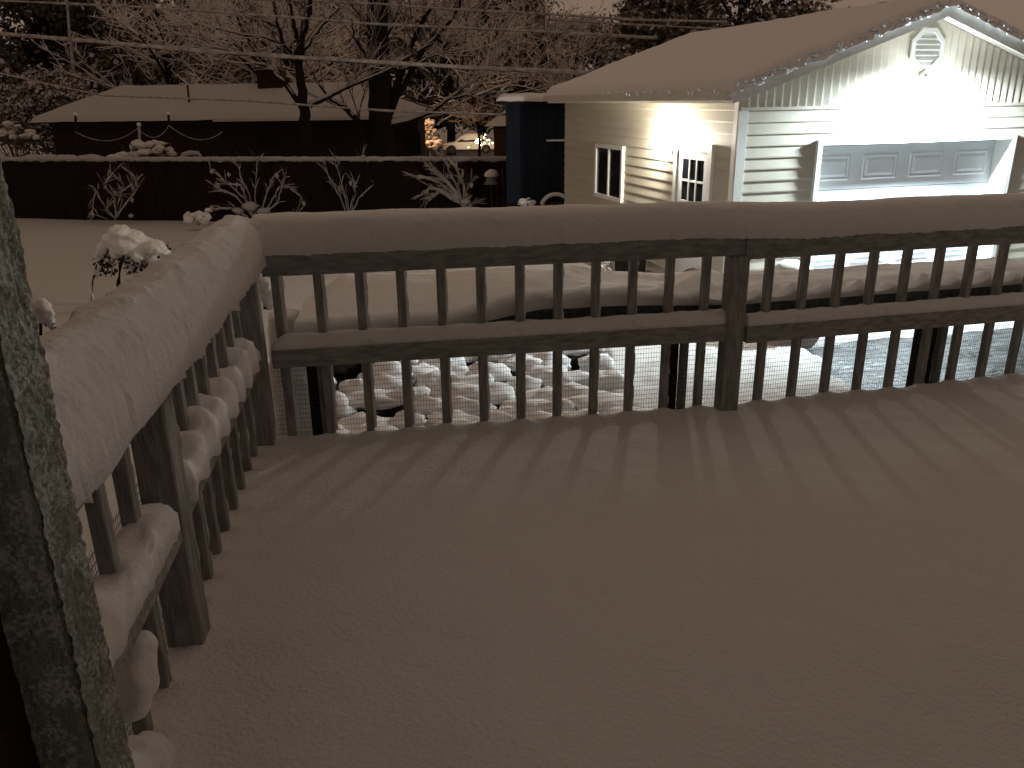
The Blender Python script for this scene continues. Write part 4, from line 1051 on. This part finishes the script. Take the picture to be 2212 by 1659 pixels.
twig_tree('leafless snowy tree behind the blue shed roof',1130,-20,260,67,123,24)
twig_tree('leafless bush tree with dark stems in front of the parked white car',1030,200,130,50,124,8,snowr=.4)
twig_tree('leafless snowy tree behind the brick house, right of the thick black trunk',960,-80,330,62,126,24)
twig_tree('leafless snowy tree far behind, left of the thin utility pole',200,-40,300,52,127,22)
twig_tree('faint leafless tree rising into the sky gap',1240,0,130,52,125,9,snowr=.6)
# slender stems
t=thing('tree','slender pale leaning trunk in front of the corner evergreen','tree',at(175,300,40.)); part('trunk',tubes([([at(175,320,40.),at(157,135,40.),at(150,70,40.),at(145,5,40.),at(140,-60,40.)],[.09,.07,.06,.05,.04])],7),CABLE,t,smooth=True)
t=thing('utility_pole','thin dark utility pole rising behind the snowy house roof','pole',at(332,215,44.)); part('shaft',tubes([([at(333,240,44.),at(325,82,44.)],.07)],8),DARKW,t,smooth=True)
part('cross_arm',tubes([([at(316,92,44.),at(336,94,44.)],.05)],6),DARKW,t)

# ------------------------------------------------------------------ beyond the house: car, next house, lights
c=at(1013,329,60.); gcar=gz(c.x,60.); x0=at(953,320,60.).x; x1=at(1075,320,60.).x; CL=x1-x0
car=thing('parked_car','white car parked in the gap between the brick house and the blue shed','car',(c.x,60.,gcar))
cz=at(1013,331,60.).z
prof=[(0,.30),(.02,.62),(.12,.74),(.24,.80),(.36,1.18),(.46,1.30),(.62,1.32),(.74,1.22),(.86,.88),(.97,.82),(1,.60),(1,.30)]
rings=[]
for (w,k,sh_) in ((-.85,.92,.0),(-.78,1,.0),(.78,1,0),(.85,.92,0)):
    rings.append([Vector((x0+CL*(.5+(a-.5)*(1 if h<.9 else .985)),60.+w*(1 if h<.9 else .84),cz+ .02+(h*k if h>.5 else h))) for a,h in prof])
body=part('body',loft(rings,closed=True),CARW,car,smooth=False)
wp=[(.30,.86),(.38,1.14),(.46,1.22),(.61,1.24),(.71,1.16),(.80,.88)]
part('side_window',loft([[Vector((x0+CL*a,60.-.85-.01*(1) if h<.9 else 60.-.70,cz+h*.95)) for a,h in wp],[Vector((x0+CL*a,60.-.80 if h<.9 else 60.-.66,cz+h*.95)) for a,h in wp]],closed=True),GLASS,car)
for a in (.20,.80):
    bm=nb(); bmesh.ops.create_cone(bm,cap_ends=True,segments=20,radius1=.32,radius2=.32,depth=.2,matrix=Matrix.Translation((x0+CL*a,59.2,cz+.30))@Matrix.Rotation(math.pi/2,4,'X')); wh=part('wheel',bm,RUBB,car)
    bm=nb(); bmesh.ops.create_cone(bm,cap_ends=True,segments=20,radius1=.18,radius2=.16,depth=.03,matrix=Matrix.Translation((x0+CL*a,59.09,cz+.30))@Matrix.Rotation(math.pi/2,4,'X')); part('rim',bm,METAL,wh)
rings=[[Vector((x0+CL*a,60.+w,cz+h)) for a,h in ((.36,1.24),(.42,1.38),(.52,1.42),(.64,1.41),(.74,1.30))] for w in (-.6,0,.6)]
part('snow',loft(rings,closed=True),FARSNOW,car,smooth=True)
nx0=at(1066,300,48.).x
h2=thing('house','brown house end with a snowy roof edge showing left of the blue shed','house',(nx0+3,50,-1))
bm=nb(); box(bm,nx0+.02,nx0+6,48,55,-1.6,at(1068,278,48.).z); part('wall',bm,BRICK,h2)
zz=at(1068,270,48.).z
part('roof',([(nx0-.5,47.6,zz-.05),(nx0+6.2,47.6,zz-.05),(nx0+6.2,51.5,zz+1.5),(nx0+1.8,51.5,zz+1.5),(nx0-.5,55.4,zz-.05),(nx0+6.2,55.4,zz-.05)],[(0,1,2,3),(0,3,4),(3,2,5,4)]),FARSNOW,h2)
# lit decorations by that house
r=random.Random(4); wires=[];bul=[]
fp=[(1012,318),(1030,306),(1038,302),(1046,297),(1052,303),(1057,310),(1064,309),(1046,309),(1034,309),(1040,313),(1032,300),(1048,291),(1057,302)]
P=[at(u,v,57.5) for u,v in fp]
fs=thing('fairy_lights','glowing string of warm fairy lights in front of the parked car','lights',P[0])
part('cord',tubes([(P,.012)],4),METAL,fs)
for i,p in enumerate(P): part('bulb',blob(p,.12 if i==1 else r.uniform(.03,.06),amp=.05,sub=2),FAIRY,fs,smooth=True)
lamp('fairy_glow','POINT',fs,at(1030,300,57.)-P[0],150,(1,.74,.48),.3)
t=thing('street_lamp','orange street lamp partly hidden behind the right end of the brick house','street lamp',at(905,330,44.))
q=at(902,236,44.); part('pole',tubes([([at(905,340,44.),q],.05)],8),METAL,t)
bm=blob(q+Vector((.25,0,.02)),(.16,.10,.08),amp=.02,sub=2); part('lamp_head',bm,FAIRY,t,smooth=True)
lamp('street_glow','POINT',t,q+Vector((.3,0,-.12))-worldpos(t),230,(1,.52,.25),.12)
def lit_bush():
    lst=[];r=random.Random(6)
    for k in range(110):
        v=r.uniform(258,318); h=13*(1-abs(v-296)/60); lst.append((at(927+r.uniform(-h,h)*1.2,v,46+r.uniform(-.4,.4)),(r.uniform(.06,.15),.12,r.uniform(.05,.11))))
    return blobs(lst,amp=.4,sc=2,sub=2)
t=thing('bush','tall rounded bush thick with orange lit snow at the right end of the brick house','bush',at(925,335,46.))
part('stems',tubes([([at(925,345,46.1),at(922,300,46.1),at(930,270,46.1)],[.08,.05,.03])],6),BARK,t); part('snow',lit_bush(),FARSNOW,t,smooth=True)
bush('dark low bush between the orange lit bush and the parked car',945,318,44,.7,.4,16,61)

# ------------------------------------------------------------------ overhead cables
def cable(label,pts,Y,rad,seed,n=60):
    r=random.Random(seed); P=[]; rad*=1.25
    for i in range(len(pts)-1):
        for k in range(8):
            f=k/8; u=pts[i][0]+(pts[i+1][0]-pts[i][0])*f; v=pts[i][1]+(pts[i+1][1]-pts[i][1])*f; P.append((u,v))
    P.append(pts[-1])
    Ys=[Y[0]+(Y[1]-Y[0])*i/(len(P)-1) for i in range(len(P))]
    W=[at(u,v,y) for (u,v),y in zip(P,Ys)]
    t=thing('overhead_cable',label,'cable',W[0],group='snowy cables overhead')
    part('wire',tubes([(W,rad*.45)],6),METAL,t,smooth=True)
    part('snow',tubes([([p+Vector((0,0,rad*.55)) for p in W],[rad*(.75+.35*r.random()) for _ in W])],8),CABLE,t,smooth=True)
cable('thickest snowy cable, slanting from the left edge down to the garage roof',[(-60,70),(200,92),(400,110),(660,128),(1000,148),(1320,163)],(21,16.5),.038,1)
cable('upper snowy cable crossing the two bare trees and the sky gap',[(-60,0),(315,17),(645,40),(800,53),(1200,71),(1420,84)],(24,18),.024,2)
cable('topmost snowy cable, leaving the top edge above the slim bare tree',[(540,0),(807,9),(990,22),(1190,32),(1364,44),(1570,49)],(25,19),.022,3)
cable('faint snowy cable just under the topmost one before the big evergreens',[(1180,43),(1364,54),(1560,64)],(22,19),.018,4)
cable('thin snowy cable low across the house roof, ending at the blue shed',[(-40,150),(115,185),(220,207),(540,219),(670,229),(845,241),(1095,249)],(26,17.2),.020,5)
